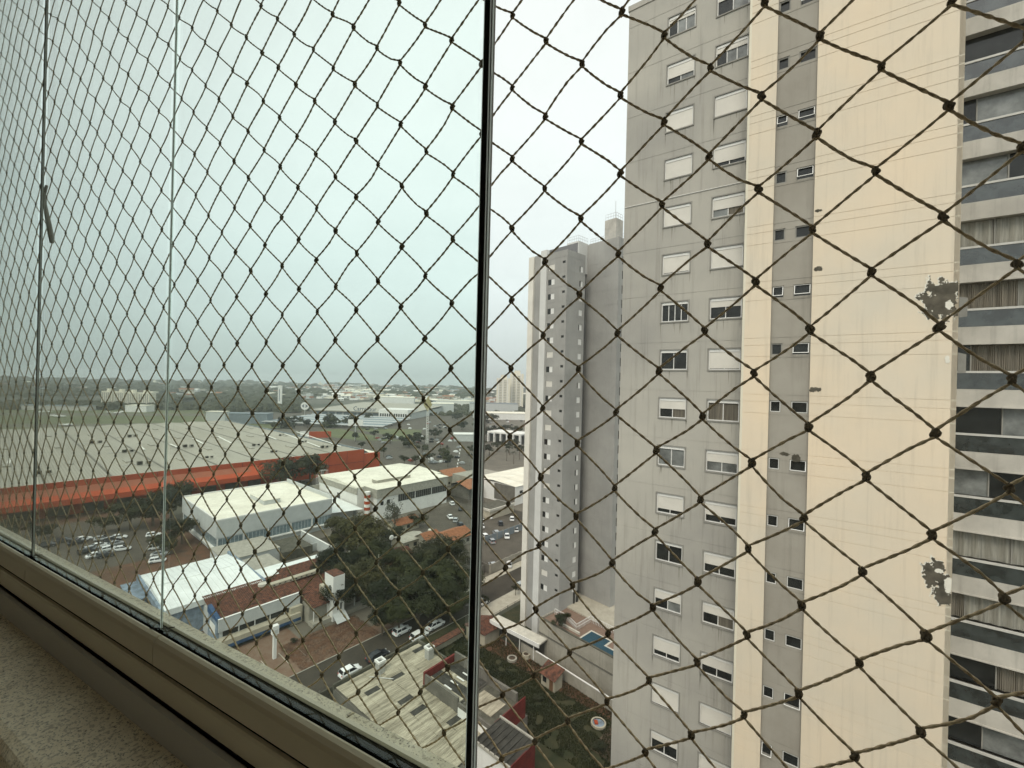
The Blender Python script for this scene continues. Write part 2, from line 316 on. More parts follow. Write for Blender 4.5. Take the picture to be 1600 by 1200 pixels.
MB().box((-140, 4.75, 0), (-19, 8.4, 0.12)).obj('pavement', M['walk'], loc=G0, rz=GROT, kind='structure')
MB().box((-19, 4.75, 0), (42, 7.2, 0.12)).obj('pavement', M['walk2'], loc=G0, rz=GROT, kind='structure')
MB().box((-140, -5.2, 0), (-17, -3.15, 0.12)).obj('pavement', M['lawn'], loc=G0, rz=GROT, kind='structure')
MB().box((-17, -7.4, 0), (42, -3.15, 0.12)).obj('pavement', M['walk2'], loc=G0, rz=GROT, kind='structure')
MB().box((-64, 8.4, 0), (-46, 21, 0.05)).box((-46, 8.4, 0), (-34.5, 15, 0.05)).obj('forecourt', M['walk'], loc=G0, rz=GROT, kind='structure')
for k in range(5):
    u = -60 + k * 3.1
    MB().box((u, 8.7, 0.05), (u + 0.14, 13.2, 0.056)).obj('parking_line', M['walk2'], loc=G0, rz=GROT, kind='structure')
sheet('garden_lawn', 'lawn', gq(-34, -19, -46, -5.2), 0.05)
sheet('garden_soil', 'soil', gq(-23.2, -18.6, -80, -14), 0.08)
sheet('planting_bed', 'soild', gq(-30, -23.2, -80, -42), 0.08)
sheet('back_lawn', 'lawn', gq(-60, -34, -60, -36), 0.05)

# ------------------------------------------------------------ main tower
N2 = Vector((0.5776, 0.8163, 0)); S2 = Vector((0.8163, -0.5776, 0)); TROT = math.atan2(-0.5776, 0.8163)
DC, DG, DB = 26.5, 27.87, 29.8
def sx(x, y, d):
    q = ray(x, y); t = d / (q.x * N2.x + q.y * N2.y); return Vector((q.x * t, q.y * t, 0)).dot(S2)
tower = thing('apartment_tower', 'tall cream and grey apartment tower, the nearest building on the right', 'building', N2 * DC, TROT)
FJ = [51.39 + 3 * k for k in range(-18, 9)]          # one joint per storey
ZT = 77.0
def storey_levels(offs, hh=0.015):
    L = []
    for z in FJ:
        for o in offs: L.append((z + o, hh))
    return [q for q in L if 0.5 < q[0] < ZT - 0.3]
# cream end wall (wide), cream strip, recessed taupe strip
sA, sB, sC, sD = sx(1162, 560, DC), sx(1203, 560, DC), sx(1266, 560, DC), sx(1496, 560, DC)
gG0, gG1 = sx(970, 560, DG), sx(1164, 560, DG)
def band_wall(name, x0, x1, y, mats, offs, holes=(), extra=None):
    zs = {0.0, ZT}; js = []
    for z, h_ in storey_levels(offs): zs.update((z - h_, z + h_)); js.append((z - h_, z + h_))
    xs = {x0, x1}
    for h_ in holes: xs.update((h_[0], h_[1])); zs.update((h_[2], h_[3]))
    xs = sorted(xs); zs = sorted(zs)
    def dep(i, j):
        xm, zm = (xs[i] + xs[i + 1]) / 2, (zs[j] + zs[j + 1]) / 2
        for h_ in holes:
            if h_[0] < xm < h_[1] and h_[2] < zm < h_[3]: return None
        for a, c in js:
            if a < zm < c: return 0.014
        return 0.0
    w = relief(xs, zs, dep, hole=0.16)
    w.v = [(p[0], p[1] + y, p[2]) for p in w.v]
    return w.obj(name, mats, tower)
band_wall('cream_wall', sC, sD, 0, M['cream'], (0.38, 0.0, -0.61))
band_wall('cream_wall', sA, sB, 0, M['cream'], (0.38, 0.0, -0.61))
# windows of the grey wall
YG = DG - DC
def wx(x0, x1): return sx(x0, 565, DG), sx(x1, 565, DG)
c1 = wx(1031.5, 1073.5); c2 = wx(1107, 1157)
W1 = {7: .18, 6: .68, 5: 1, 4: 1, 3: 1, 2: .96, 1: .16, 0: .16, -1: .5, -2: .1, -3: .78, -4: .1, -5: .45, -6: .72, -7: 1, -8: .35, -9: .6}
W2 = {7: .2, 6: .28, 5: 1, 4: .8, 3: .58, 2: 1, 1: .36, 0: .97, -1: .16, -2: .48, -3: .64, -4: .55, -5: .45, -6: .55, -7: 1, -8: 1, -9: .4}
dark, blind, curt = 'glassdark', 'glassgrey', 'curtain'
P1 = {7: (dark, blind, blind), 6: (dark, blind), 1: (dark, dark, dark, dark), 0: (dark, dark), -1: (dark, curt), -2: (blind, blind), -3: (dark, dark), -4: (dark, dark), -5: (dark, blind), -6: (dark, dark), -8: (dark, dark)}
P2 = {7: (dark, blind), 6: (dark, blind, blind), 4: (dark, dark), 3: (blind, curt), 1: (dark, dark), -1: (curt, curt), -2: (blind, blind), -3: (dark, dark), -4: (dark, dark), -5: (dark, curt), -6: (dark, dark)}
holes = []
for c in (c1, c2):
    for j in range(-9, 8): zc = 53.74 + 3 * j; holes.append((c[0], c[1], zc - 0.60, zc + 0.62))
band_wall('grey_wall', gG0, gG1, YG, M['grey'], (0.45,), holes)
MB().box((gG0, YG + 0.3, 0), (gG1, YG + 14, ZT - .02)).box((gG1, 0.3, 0), (sD - .01, YG + 14, ZT - .02)).obj('building_core', M['grey'], tower)
MB().box((gG0 - .06, YG - .05, ZT), (gG1 + .1, YG + 14, ZT + .35)).box((gG1 + .1, -.05, ZT), (sD + .05, YG + 13, ZT + .35)).obj('roof_parapet', M['grey'], tower)
MB().box((gG1, 0.0, 0), (sA - 0.0, YG, ZT)).obj('return_wall', M['cream2'], tower) if sA > gG1 else None
MB().poly([(sA, 0, 0), (sA, 0, ZT), (sA, YG, ZT), (sA, YG, 0)]).obj('return_wall', M['cream2'], tower)
MB().tube([(gG0, YG - .015, 63.92), (gG1, YG - .015, 63.92)], 0.022, 5).obj('sealed_joint', M['frame'], tower)
def window(x0, x1, zc, drop, panes, y):
    z0, z1 = zc - 0.60, zc + 0.62; w = x1 - x0; t = 0.055
    fr = MB()
    fr.box((x0, y + .05, z0), (x0 + t, y + .15, z1)).box((x1 - t, y + .05, z0), (x1, y + .15, z1)).box((x0 + t, y + .05, z0), (x1 - t, y + .15, z0 + t)).box((x0 + t, y + .03, z1 - .17), (x1 - t, y + .15, z1))
    f = fr.obj('window', M['frame'], tower)
    so = MB(); g = .075     # plaster surround standing a little proud
    so.box((x0 - g, y - .025, z0 - g), (x0, y + .03, z1 + g)).box((x1, y - .025, z0 - g), (x1 + g, y + .03, z1 + g)).box((x0, y - .025, z1), (x1, y + .03, z1 + g)).box((x0 - .03, y - .05, z0 - g), (x1 + .03, y + .05, z0))
    so.obj('sill', M['gframe'], f)
    a, c, lo, hi = x0 + t, x1 - t, z0 + t, z1 - .17
    n = len(panes) if panes else 2; sw = (c - a) / n
    if drop < 1:
        for k in range(n):
            MB().box((a + k * sw + .02, y + .105, lo), (a + (k + 1) * sw - .02, y + .115, hi)).obj('pane', M[panes[k] if panes else dark], f)
            if k: MB().box((a + k * sw - .022, y + .085, lo), (a + k * sw + .022, y + .125, hi)).obj('frame_bar', M['frame'], f)
    zd = hi - (hi - lo) * drop
    if drop > .17: MB().box((a + .003, y + .055, zd), (c - .003, y + .075, hi)).obj('shutter', M['shutter'], f)
for j in range(-9, 8):
    zc = 53.74 + 3 * j
    window(c1[0], c1[1], zc, W1[j], P1.get(j), YG); window(c2[0], c2[1], zc, W2[j], P2.get(j), YG)
dr = random.Random(31); db = MB()
for j in range(-9, 8):
    for c in (c1, c2):
        if dr.random() < .12: continue
        for q in range(dr.randint(2, 6)):
            x = dr.choice((c[0] - .03, c[1] + .03, dr.uniform(*c), dr.uniform(*c))); z1 = 53.74 + 3 * j - .69; ln = dr.uniform(.2, 1.1); w_ = dr.uniform(.012, .04)
            db.poly([(x - w_, YG - .003, z1), (x - w_ * .5, YG - .003, z1 - ln * .6), (x + dr.uniform(-.01, .01), YG - .003, z1 - ln), (x + w_ * .5, YG - .003, z1 - ln * .5), (x + w_, YG - .003, z1)])
db.obj('drip_stains', M['drip'], tower)
# recessed taupe strip with awning windows
YS = 0.12
h1 = (sx(1204.5, 547, DC + YS), sx(1222.5, 547, DC + YS)); h2 = (sx(1237.5, 547, DC + YS), sx(1265, 547, DC + YS))
holes = []
for j in range(-8, 8):
    zc = 54.17 + 3 * j; holes.append((h1[0], h1[1], zc - .31, zc + .31)); holes.append((h2[0], h2[1], zc - .31, zc + .31))
band_wall('taupe_wall', sB, sC, YS, M['taupe'], (0.38, -0.02, -0.66), holes)
OPEN = {(4, 0), (4, 1), (1, 0), (1, 1), (0, 1), (-2, 1), (-3, 1), (-6, 1), (-7, 0), (6, 1), (3, 1)}
for j in range(-8, 8):
    zc = 54.17 + 3 * j
    for q, hh in enumerate((h1, h2)):
        x0, x1 = hh; z0, z1 = zc - .31, zc + .31; t = .035
        f = MB().box((x0, YS + .03, z0), (x0 + t, YS + .11, z1)).box((x1 - t, YS + .03, z0), (x1, YS + .11, z1)).box((x0 + t, YS + .03, z1 - t), (x1 - t, YS + .11, z1)).box((x0 + t, YS + .02, z0), (x1 - t, YS + .11, z0 + t)).obj('small_window', M['gframe'], tower)
        MB().box((x0 + t, YS + .13, z0 + t), (x1 - t, YS + .14, z1 - t)).obj('pane', M['glassdark'], f)
        op = (j, q) in OPEN; ang = 0.42 if op else 0.0
        sa = MB(); L_ = (z1 - z0) - 2 * t; ww = .03
        def pt(u, v, d): return (u, YS + .06 - math.sin(ang) * v - d * math.cos(ang), z1 - t - math.cos(ang) * v + d * math.sin(ang))
        def bar(u0, u1, v0, v1, m=0):
            p = [pt(u, v, d) for d in (0, .025) for u, v in ((u0, v0), (u1, v0), (u1, v1), (u0, v1))]
            i = len(sa.v); sa.v += p
            for q4 in ((0, 1, 2, 3), (7, 6, 5, 4), (0, 4, 5, 1), (1, 5, 6, 2), (2, 6, 7, 3), (3, 7, 4, 0)): sa.f.append(tuple(i + k for k in q4)); sa.m.append(m)
        bar(x0 + t, x0 + t + ww, 0, L_); bar(x1 - t - ww, x1 - t, 0, L_); bar(x0 + t + ww, x1 - t - ww, L_ - ww, L_); bar(x0 + t + ww, x1 - t - ww, 0, ww)
        s = sa.obj('sash', M['frame'] if (op or j < 0) else M['gframe'], f)
        if not op: pass
# places where the plaster has come away, with the white filler round them
def blotch(cx, cz, w, h, seed, m, y, name='peeled_plaster', thr=.0, parent=tower, xmax=1e9):
    """ragged patch: small flakes kept where a noise field stays above a threshold"""
    c = .022; bb = MB(); nx, nz = int(w * 1.35 / c), int(h * 1.35 / c)
    def inside(i, k):
        u, v = i * c / w, k * c / h; x, z = i * c, k * c
        if cx + x > xmax - c: return False
        n_ = noise.noise(Vector((x * 3.2, z * 2.6, seed))) + .55 * noise.noise(Vector((x * 8, z * 7, seed + 5))) + .3 * noise.noise(Vector((x * 21, z * 19, seed + 8)))
        return 1 - (u * u + v * v) * .95 + n_ * 1.15 > .30 + thr
    for i in range(-nx, nx + 1):
        k = -nz
        while k <= nz:
            if inside(i, k):
                k0 = k
                while k <= nz and inside(i, k): k += 1
                x0, x1, z0, z1 = cx + i * c, cx + (i + 1) * c, cz + k0 * c, cz + k * c
                bb.poly([(x0, y - .004, z0), (x1, y - .004, z0), (x1, y - .004, z1), (x0, y - .004, z1)])
            else: k += 1
    return bb.obj(name, m, parent) if bb.f else None
def onwall(x, y, d=DC):
    q = ray(x, y); t = d / (q.x * N2.x + q.y * N2.y); return sx(x, y, d), H + q.z * t
for x, y, w, h_, sd_ in ((1474, 469, .66, .86, 1.0), (1459, 900, .42, .72, 4.2), (1474, 930, .30, .42, 5.9)):
    s_, z_ = onwall(x, y); s_ = min(s_, sD - w * .8); blotch(s_ - .03, z_ + .02, w * 1.03, h_ * 1.03, sd_, M['filler'], .001, xmax=sD - .01, name='filler_patch', thr=-.2); blotch(s_, z_, w, h_, sd_, M['plaster'], -.002, xmax=sD - .01, thr=-.16)
for x, y, w, h_, sd_ in ((1484, 478, .14, .34, 7.3), (1470, 893, .2, .1, 8.8), (1481, 914, .16, .40, 3.3), (1480, 560, .1, .2, 6.1)):
    s_, z_ = onwall(x, y); blotch(s_, z_, w, h_, sd_, M['filler'], -.008, name='filler_patch', xmax=sD - .01)
for x, y, w, h_, sd_ in ((1279, 329, .18, .08, 1.4), (1277, 421, .2, .13, 2.9), (1275, 609, .30, .14, 5.5), (1245, 716, .24, .20, 8.1), (1224, 710, .26, .10, 3.1)):
    s_, z_ = onwall(x, y); blotch(s_, z_, w, h_, sd_, M['plaster'], (0 if x > 1262 else YS) - .002)
# balconies to the right
YB = DB - DC; bx1 = sD + 14.0
MB().box((sD - .18, 0, 0), (sD, YB + .6, ZT), skip='').obj('balcony_side_wall', M['cream2'], tower)
MB().box((sD, YB + 2.3, 0), (bx1, YB + 9, ZT)).obj('balcony_back_wall', M['slab'], tower)
for j in range(-10, 9):
    zr = 53.16 + 3 * j
    MB().box((sD, YB, zr - .86 - .84), (bx1, YB + 2.3, zr - .86)).box((sD, YB - .06, zr - 1.72), (bx1, YB + .1, zr - 1.66)).obj('balcony_slab', M['slab'], tower)
    MB().box((sD, YB + .04, zr - .85), (bx1, YB + .06, zr - .08)).obj('balcony_glass', M['teal'], tower)
    rl = MB().box((sD, YB - .01, zr - .08), (bx1, YB + .11, zr + .02))
    for k in range(4): rl.box((sD + 3.2 * (k + 1), YB + .02, zr - .86), (sD + 3.2 * (k + 1) + .04, YB + .08, zr - .08))
    rl.obj('rail', M['rail'], tower)
    kind = (j * 7 + 3) % 5
    k0 = sD
    segs = {0: ('curtain', 'tealfar'), 1: ('glassdark', 'glassgrey'), 2: ('tealfar', 'tealfar'), 3: ('glassdark', 'curtain'), 4: ('glassgrey', 'glassdark')}[kind]
    wd = [1.1, 2.6, 1.8, 2.2][j % 4]
    ya = YB + .35
    for (a, c, mm) in ((k0 + .02, k0 + wd, segs[0]), (k0 + wd + .03, k0 + wd + 3.4, segs[1]), (k0 + wd + 3.45, bx1, segs[0])):
        # folds as geometry where it is cloth
        if mm in ('curtain', 'tealfar'):
            cb = MB(); n_ = int((c - a) / .09); pz = []
            for k in range(n_ + 1):
                xx = a + (c - a) * k / n_; pz.append((xx, ya + .05 * math.sin(k * 1.25 + j) + .02 * math.sin(k * .37)))
            for k in range(n_): cb.poly([(pz[k][0], pz[k][1], zr + .03), (pz[k + 1][0], pz[k + 1][1], zr + .03), (pz[k + 1][0], pz[k + 1][1], zr + 1.27), (pz[k][0], pz[k][1], zr + 1.27)])
            cb.obj('curtain', M[mm], tower, smooth=True)
        else: MB().box((a, ya, zr + .02), (c, ya + .02, zr + 1.28)).obj('balcony_pane', M[mm], tower)
        MB().box((c - .01, ya - .05, zr + .02), (c + .04, ya + .04, zr + 1.28)).obj('mullion', M['gframe'], tower)
sw = MB().box((sD - .09, .12, 46.2), (sD + .02, .16, 47.1)); 
for x, y in ((1499, 480), (1494, 567)):
    s_, z_ = onwall(x, y); MB().poly([(sD + .01, -.02, z_ - .45), (sD + .22, -.25, z_ - .45), (sD + .22, -.25, z_ + .35), (sD + .01, -.02, z_ + .45)]).poly([(sD + .01, .0, z_ - .45), (sD + .01, .0, z_ + .45), (sD + .22, -.23, z_ + .35), (sD + .22, -.23, z_ - .45)]).obj('open_sash', M['gframe'], tower)

# ------------------------------------------------------------ second tower and its podium
C2 = at(887, 389, 86.8); C2.z = 0; T2 = R(90 - 46.5)
tw = thing('apartment_tower', 'farther grey tower with two pale stripes and small windows', 'building', C2, T2)
ZR1 = 79.2
def t2box(name, a, c, m): return MB().box(a, c).obj(name, M[m], tw)
# block 1, left face on x=0 (y 0..11.4), right face on y=0
yl = 11.6; s_edges = [0, 6.35, 7.65, 10.1, yl]    # grey | pale stripe | grey | cream stripe
def t2left(px): # pixel on the left face at horizon height -> local y
    q = ray(px, 600); A = C2; u = Vector((math.cos(T2), math.sin(T2), 0)); n_ = Vector((-u.y, u.x, 0)); d = Vector((q.x, q.y, 0))
    # C + n*y = t*d
    den = n_.x * d.y - n_.y * d.x; return -(A.x * d.y - A.y * d.x) / den
e1, e2_, e3, e4 = t2left(851), t2left(842), t2left(830.5), t2left(823)
wins = []; NR = 23
wy = [t2left(862.5), t2left(852.5)]; sy = [t2left(879), t2left(874.5)]
holesL = []
for k in range(NR):
    z = 76.3 - 3 * k - .1
    holesL.append((-wy[1] * 1.0, -wy[0] * 1.0, z - .58, z + .58)); holesL.append((-sy[1], -sy[0], z + .35, z + .85))
def t2wall(holes, x0, x1, zt, name, m, joints=True):
    zs = {0.0, zt}; xs = {x0, x1}; js = []
    for h_ in holes: xs.update(h_[:2]); zs.update(h_[2:])
    for k in range(26):
        z = 77.9 - 3 * k
        if joints and 0 < z < zt: zs.update((z - .03, z + .03)); js.append(z)
    xs, zs = sorted(xs), sorted(zs)
    def dep(i, j):
        xm, zm = (xs[i] + xs[i + 1]) / 2, (zs[j] + zs[j + 1]) / 2
        for h_ in holes:
            if h_[0] < xm < h_[1] and h_[2] < zm < h_[3]: return None
        return .03 if any(abs(zm - z) < .03 for z in js) else 0.0
    return relief(xs, zs, dep, hole=.15)
w = t2wall(holesL, -e1, 0, ZR1, 'x', 'fargrey'); w.v = [(p[1], -p[0], p[2]) for p in w.v]; w.obj('side_wall', M['fargrey'], tw)
t2box('pale_stripe', (-.35, e1, 0), (.5, e2_, ZR1 + .9), 'farlight')
t2box('side_wall', (.1, e2_, 0), (.5, e3, ZR1 + .3), 'fargrey')
t2box('cream_stripe', (-.25, e3, 0), (.5, e4, ZR1 + .2), 'farwhite')
wr = 5.9
holesR = []
hx = (4.05, 5.15)
for k in range(NR + 1):
    z = 76.0 - 3 * k
    if z > 8: holesR.append((hx[0], hx[1], z - .58, z + .58))
w = t2wall(holesR, 0, wr, ZR1, 'x', 'fargrey'); w.obj('front_wall', M['fargrey'], tw)
t2box('building_core', (.25, .25, 0), (wr, e4, ZR1 - .05), 'fargrey')
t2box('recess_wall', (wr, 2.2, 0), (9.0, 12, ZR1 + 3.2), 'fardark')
t2box('stair_block', (6.0, 2.0, ZR1 - 3), (9.4, 5.2, ZR1 + 3.6), 'farlight')
B2 = dict(x0=9.0, x1=24.0, y0=-6.0, y1=8.0, z=82.6)
w = t2wall([], -1.5, 6.0, B2['z'], 'x', 'fargrey'); w.v = [(p[1] + 9.0, -p[0], p[2]) for p in w.v]; w.obj('side_wall', M['fargrey'], tw)
w = t2wall([(10.4, 10.9, 77.2 - 3 * k, 78.9 - 3 * k) for k in range(22)], 9, 24, B2['z'], 'x', 'fargrey'); w.v = [(p[0], p[1] - 6.0, p[2]) for p in w.v]; w.obj('front_wall', M['fargrey'], tw)
t2box('building_core', (9.2, -5.8, 0), (24, 8, B2['z'] - .05), 'fargrey')
t2box('water_tank_tower', (10.2, -4.4, B2['z']), (12.8, -1.6, B2['z'] + 4.6), 'slab')
def railing(parent, pts, z, h_=1.0, m='metal', step=.6, r=.03, name='railing'):
    b = MB()
    for p, q in zip(pts[:-1], pts[1:]):
        p, q = Vector((*p, 0)), Vector((*q, 0)); n_ = max(1, int((q - p).length / step))
        for hh in (h_, h_ * .5): b.tube([(p.x, p.y, z + hh), (q.x, q.y, z + hh)], r, 4)
        for k in range(n_ + 1):
            c = p.lerp(q, k / n_); b.tube([(c.x, c.y, z), (c.x, c.y, z + h_)], r * .8, 4)
    return b.obj(name, M[m], parent)
railing(tw, [(9.3, 2.1), (6.1, 2.1), (6.1, 5.1)], ZR1 + 3.6, 1.2)
railing(tw, [(9.1, 1.2), (9.1, -5.9), (23, -5.9)], B2['z'], 1.0)
railing(tw, [(10.3, -1.7), (10.3, -4.3), (12.7, -4.3)], B2['z'] + 4.6, 1.2)
MB().tube([(12, -3, B2['z'] + 4.6), (12, -3, B2['z'] + 9)], .05, 5).obj('antenna', M['metal'], tw)
shut = {0, 4, 8, 9, 10, 11, 15, 16, 17}
pm = {}
for k in range(NR):
    z = 76.2 - 3 * k; rr = rnd.random()
    y0, y1 = wy[1], wy[0]; y0, y1 = min(y0, y1), max(y0, y1); f = (.55 if rr > .35 else .95) if k not in (1, 3, 7, 12) else .5
    fr = MB().box((.05, y0, z - .58), (.12, y0 + (y1 - y0) * f, z + .58)).obj('window', M['shutter'] if f > .9 else M['frame'], tw)
    MB().box((.1, y0 + (y1 - y0) * f, z - .58), (.13, y1, z + .58)).obj('pane', M['glassdark'], fr)
    y0, y1 = min(sy), max(sy)
    MB().box((.1, y0, z + .35), (.13, y1, z + .85)).obj('small_window', M['glassdark'], tw)
for k, h_ in enumerate(holesR):
    f = rnd.choice((.0, .0, .35, .45)); xm = h_[0] + (h_[1] - h_[0]) * f
    fr = MB().box((xm, .05, h_[2]), (h_[1], .12, h_[3])).obj('window', M['frame'], tw)
    if f: MB().box((h_[0], .1, h_[2]), (xm, .13, h_[3])).obj('pane', M['glassdark'], fr)
for k in range(22): MB().box((10.4, -5.88, 77.2 - 3 * k), (10.9, -5.84, 78.9 - 3 * k)).obj('small_window', M['glassdark'], tw)

pod = thing('pool_terrace', 'raised concrete pool terrace with stained retaining wall below the second tower', 'terrace', C2, T2)
xw = -4.7; PZ = 7.0
MB().box((xw, -46, 0), (xw + .3, .8, PZ)).box((xw + .3, .5, 0), (0, .8, PZ)).obj('retaining_wall', M['conc'], pod)
MB().box((xw - .12, -46, PZ - 2.9), (xw, .8, PZ - 2.65)).obj('ledge', M['concd'], pod)
MB().box((xw - .06, -46, PZ), (xw + .36, .8, PZ + .12)).obj('coping', M['slab_dark'], pod)
MB().box((xw + .3, -46, PZ - .6), (40, .5, PZ - .3)).obj('terrace_slab', M['brick'], pod)
MB().box((2.6, -46, PZ - .3), (40, 2.0, PZ - .02)).obj('upper_paving', M['walk2'], pod)
# pool: L shaped
pl = [(-4.3, -8.7), (-0.9, -8.7), (-0.9, -12.7), (-2.9, -12.7), (-2.9, -20), (-4.3, -20)]
cp = [(-4.35, -8.35), (-0.55, -8.35), (-0.55, -13.05), (-2.55, -13.05), (-2.55, -20), (-4.35, -20)]
MB().prism(cp, PZ - .3, PZ - .04).obj('pool_coping', M['stone'], pod)
MB().prism(pl, PZ - .2, PZ - .02).obj('pool_water', M['pool'], pod)
MB().prism([(-4.3, -8.2), (.8, -8.2), (.8, -30), (-4.3, -30)], PZ - .3, PZ - .10).obj('pool_deck', M['brick'], pod)
railing(pod, [(-1.4, -.2), (-1.4, -3.4), (-2.6, -6.6), (-2.6, -6.6)], PZ - .1, 1.1, 'frame', .35, .045)
railing(pod, [(-2.6, -6.6), (1.6, -6.6), (1.6, -22)], PZ - .1, 1.2, 'frame', .35, .045)
MB().box((-3.2, -7.6, PZ - .3), (-2.9, -2.6, PZ + .1)).obj('kerb', M['stone'], pod)
MB().box((wr - .4, -.2, PZ), (wr + .1, -.05, PZ + 2.3)).box((wr - 1.4, -.2, PZ), (wr - 1.0, -.05, PZ + 2.3)).obj('doorway', M['glassdark'], pod)
MB().box((2, -.25, PZ - .02), (12, 1.9, PZ + 2.6)).obj('ground_floor_wall', M['farlight'], pod) if False else None
rr0 = random.Random(2)
# ------------------------------------------------------------ town: helpers
def gthing(name, label, cat, u, v, z=0, rot=0.0, group=None, data=None, scale=None):
    return thing(name, label, cat, G(u, v, z), GROT + rot, group, data, scale)
def part(p, name, m, a, c, **k): return MB().box(a, c).obj(name, M[m], p, **k)

# white building with glazed band, roof 34 x 36 m
o = gthing('commercial_building', 'large pale building with flat cream roof and a long grey-blue glazed band under it', 'building', -44.2, 73.5)
Lx, Ly, Hz = 34.8, 37.0, 10.0
part(o, 'upper_wall', 'bluewhite', (0, 0, 4.9), (Lx, Ly, Hz - .02))
part(o, 'roof', 'cleanroof', (.35, .35, Hz - .02), (Lx - .35, Ly - .35, Hz + .04))
MB().box((0, 0, Hz), (Lx, .35, Hz + .35)).box((0, Ly - .35, Hz), (Lx, Ly, Hz + .5)).box((0, .35, Hz), (.35, Ly - .35, Hz + .3)).obj('parapet', M['white'], o)
MB().box((Lx - .4, .35, Hz), (Lx, Ly - .35, Hz + 1.4)).obj('side_parapet', M['bluewhite'], o)
MB().box((.25, .25, 0), (Lx - .25, Ly - .25, 4.9)).obj('lower_wall', M['bluewhite'], o)
for k in range(5):
    x0 = .5 + k * 6.9
    f = part(o, 'window', 'strip', (x0, .12, 2.1), (x0 + 6.3, .2, 4.6))
    MB().box((x0 - .35, .02, 1.9), (x0 - .05, .24, 4.9)).obj('frame', M['white'], f)
    for q in range(1, 6): MB().box((x0 + q * 1.05, .09, 2.1), (x0 + q * 1.05 + .06, .13, 4.6)).obj('mullion', M['frame'], f)
for k in range(5):
    f = part(o, 'window', 'strip', (.12, .6 + k * 7, 2.1), (.2, .6 + k * 7 + 6.4, 4.6))
MB().box((-.5, -.5, 1.5), (Lx, 0.3, 1.9)).box((-.5, .3, 1.5), (.3, Ly, 1.9)).obj('ledge', M['white'], o)
a = MB().box((15.6, 8.0, Hz + .05), (20.6, 20.5, Hz + 1.5)).obj('roof_hatch', M['bluewhite'], o)
MB().box((15.4, 7.8, Hz + 1.5), (20.8, 20.7, Hz + 1.62)).obj('roof_cover', M['cleanroof'], a)
# low walls and flat roofs between it and the hall
o = gthing('annex_building', 'low grey flat annex in front of the pale glazed building', 'building', -46.5, 57.5)
part(o, 'wall', 'bluewhite', (0, 0, 0), (13.5, 13, 3.6)); part(o, 'roof', 'kerb', (-.1, -.1, 3.6), (13.6, 13.1, 3.75)); part(o, 'shed_wall', 'kerb', (0, -12, 0), (10, -1, 3.2)); part(o, 'dark_opening', 'slab_dark', (13.5, -2, 0), (22, 9.5, 2.6))
o = gthing('white_wall', 'tall white boundary wall beside the dark parking court', 'wall', -22.5, 44)
part(o, 'wall', 'bluewhite', (0, 0, 0), (.35, 24, 3.4)); part(o, 'cap', 'white', (-.08, -.08, 3.4), (.43, 24.1, 3.5)); part(o, 'cross_wall', 'bluewhite', (-8, 13, 0), (0, 13.3, 2.4))
sheet('parking_court', 'asphalt', gq(-22, 4, 40, 66), 0.07)
for k in range(3): sheet('parking_marking', 'walk2', gq(-17, -14.6, 48.5 + 4 * k, 50.0 + 4 * k), 0.10)

# white-roofed hall
o = gthing('white_roof_hall', 'hall with a broad clean white metal roof and blue-grey side walls', 'building', -63.8, 32)
pr = [(0, 0), (16.6, 0), (16.6, 23), (0, 23)]
MB().prism(pr, 0, 5.6).obj('wall', M['bluegrey'], o)
zr = 7.4
for k in range(16):
    xa, xc = -.5 + 17.5 * k / 16, -.5 + 17.5 * (k + 1) / 16 - .03; e_ = rr0.uniform(0, .03)
    MB().poly([(xa, -.4, 6.6 + e_), (xc, -.4, 6.6 + e_), (xc, 11.5, zr + e_), (xa, 11.5, zr + e_)]).box((xc - .05, -.4, 6.55), (xc + .03, -.38, 6.7)).poly([(xc, -.4, 6.66 + e_), (xc + .03, -.4, 6.66 + e_), (xc + .03, 11.5, zr + .06 + e_), (xc, 11.5, zr + .06 + e_)]).poly([(xc, -.4, 6.6), (xc, -.4, 6.66 + e_), (xc, 11.5, zr + .06 + e_), (xc, 11.5, zr)]).obj('roof_sheet', M['wroof'], o)
    MB().poly([(xc, 23.4, 6.2 + e_), (xa, 23.4, 6.2 + e_), (xa, 11.5, zr + e_), (xc, 11.5, zr + e_)]).poly([(xc + .03, 23.4, 6.26), (xc, 23.4, 6.26), (xc, 11.5, zr + .06), (xc + .03, 11.5, zr + .06)]).obj('roof_sheet', M['wroof'], o)
MB().box((-.55, 11.3, zr - .02), (17.05, 11.7, zr + .1)).obj('ridge_cap', M['wroof'], o)
rf = MB(); rf.poly([(-.5, -.4, 6.4), (-.5, 23.4, 6.0), (-.5, 23.4, 6.2), (-.5, 11.5, zr), (-.5, -.4, 6.6)]).poly([(17, -.4, 5.6), (17, 23.4, 5.6), (17, 23.4, 6.2), (17, 11.5, zr), (17, -.4, 6.6)]).poly([(-.5, -.4, 5.5), (17, -.4, 5.5), (17, -.4, 6.57), (-.5, -.4, 6.57)]).poly([(-.45, -.3, 6.5), (16.9, -.3, 6.5), (16.9, 11.5, zr - .08), (-.45, 11.5, zr - .08)])
rf.obj('roof_edge', M['wroof'], o)
MB().box((-1.0, -.6, 5.2), (-.5, 23.4, 6.5)).obj('gutter', M['bluegrey'], o)
MB().box((-3.4, 12.5, 0), (-1.0, 23, 5.0)).box((-3.8, 12.2, 5.0), (-.9, 23.2, 5.2)).obj('side_shed', M['bluegrey'], o)
MB().box((17.0, -.5, 6.2), (17.5, 23.5, 6.9)).obj('gutter', M['bluegrey'], o)
o = gthing('white_flat_roof', 'narrow white flat roof running behind the leaf-strewn tiled roof', 'building', -46.0, 33.5)
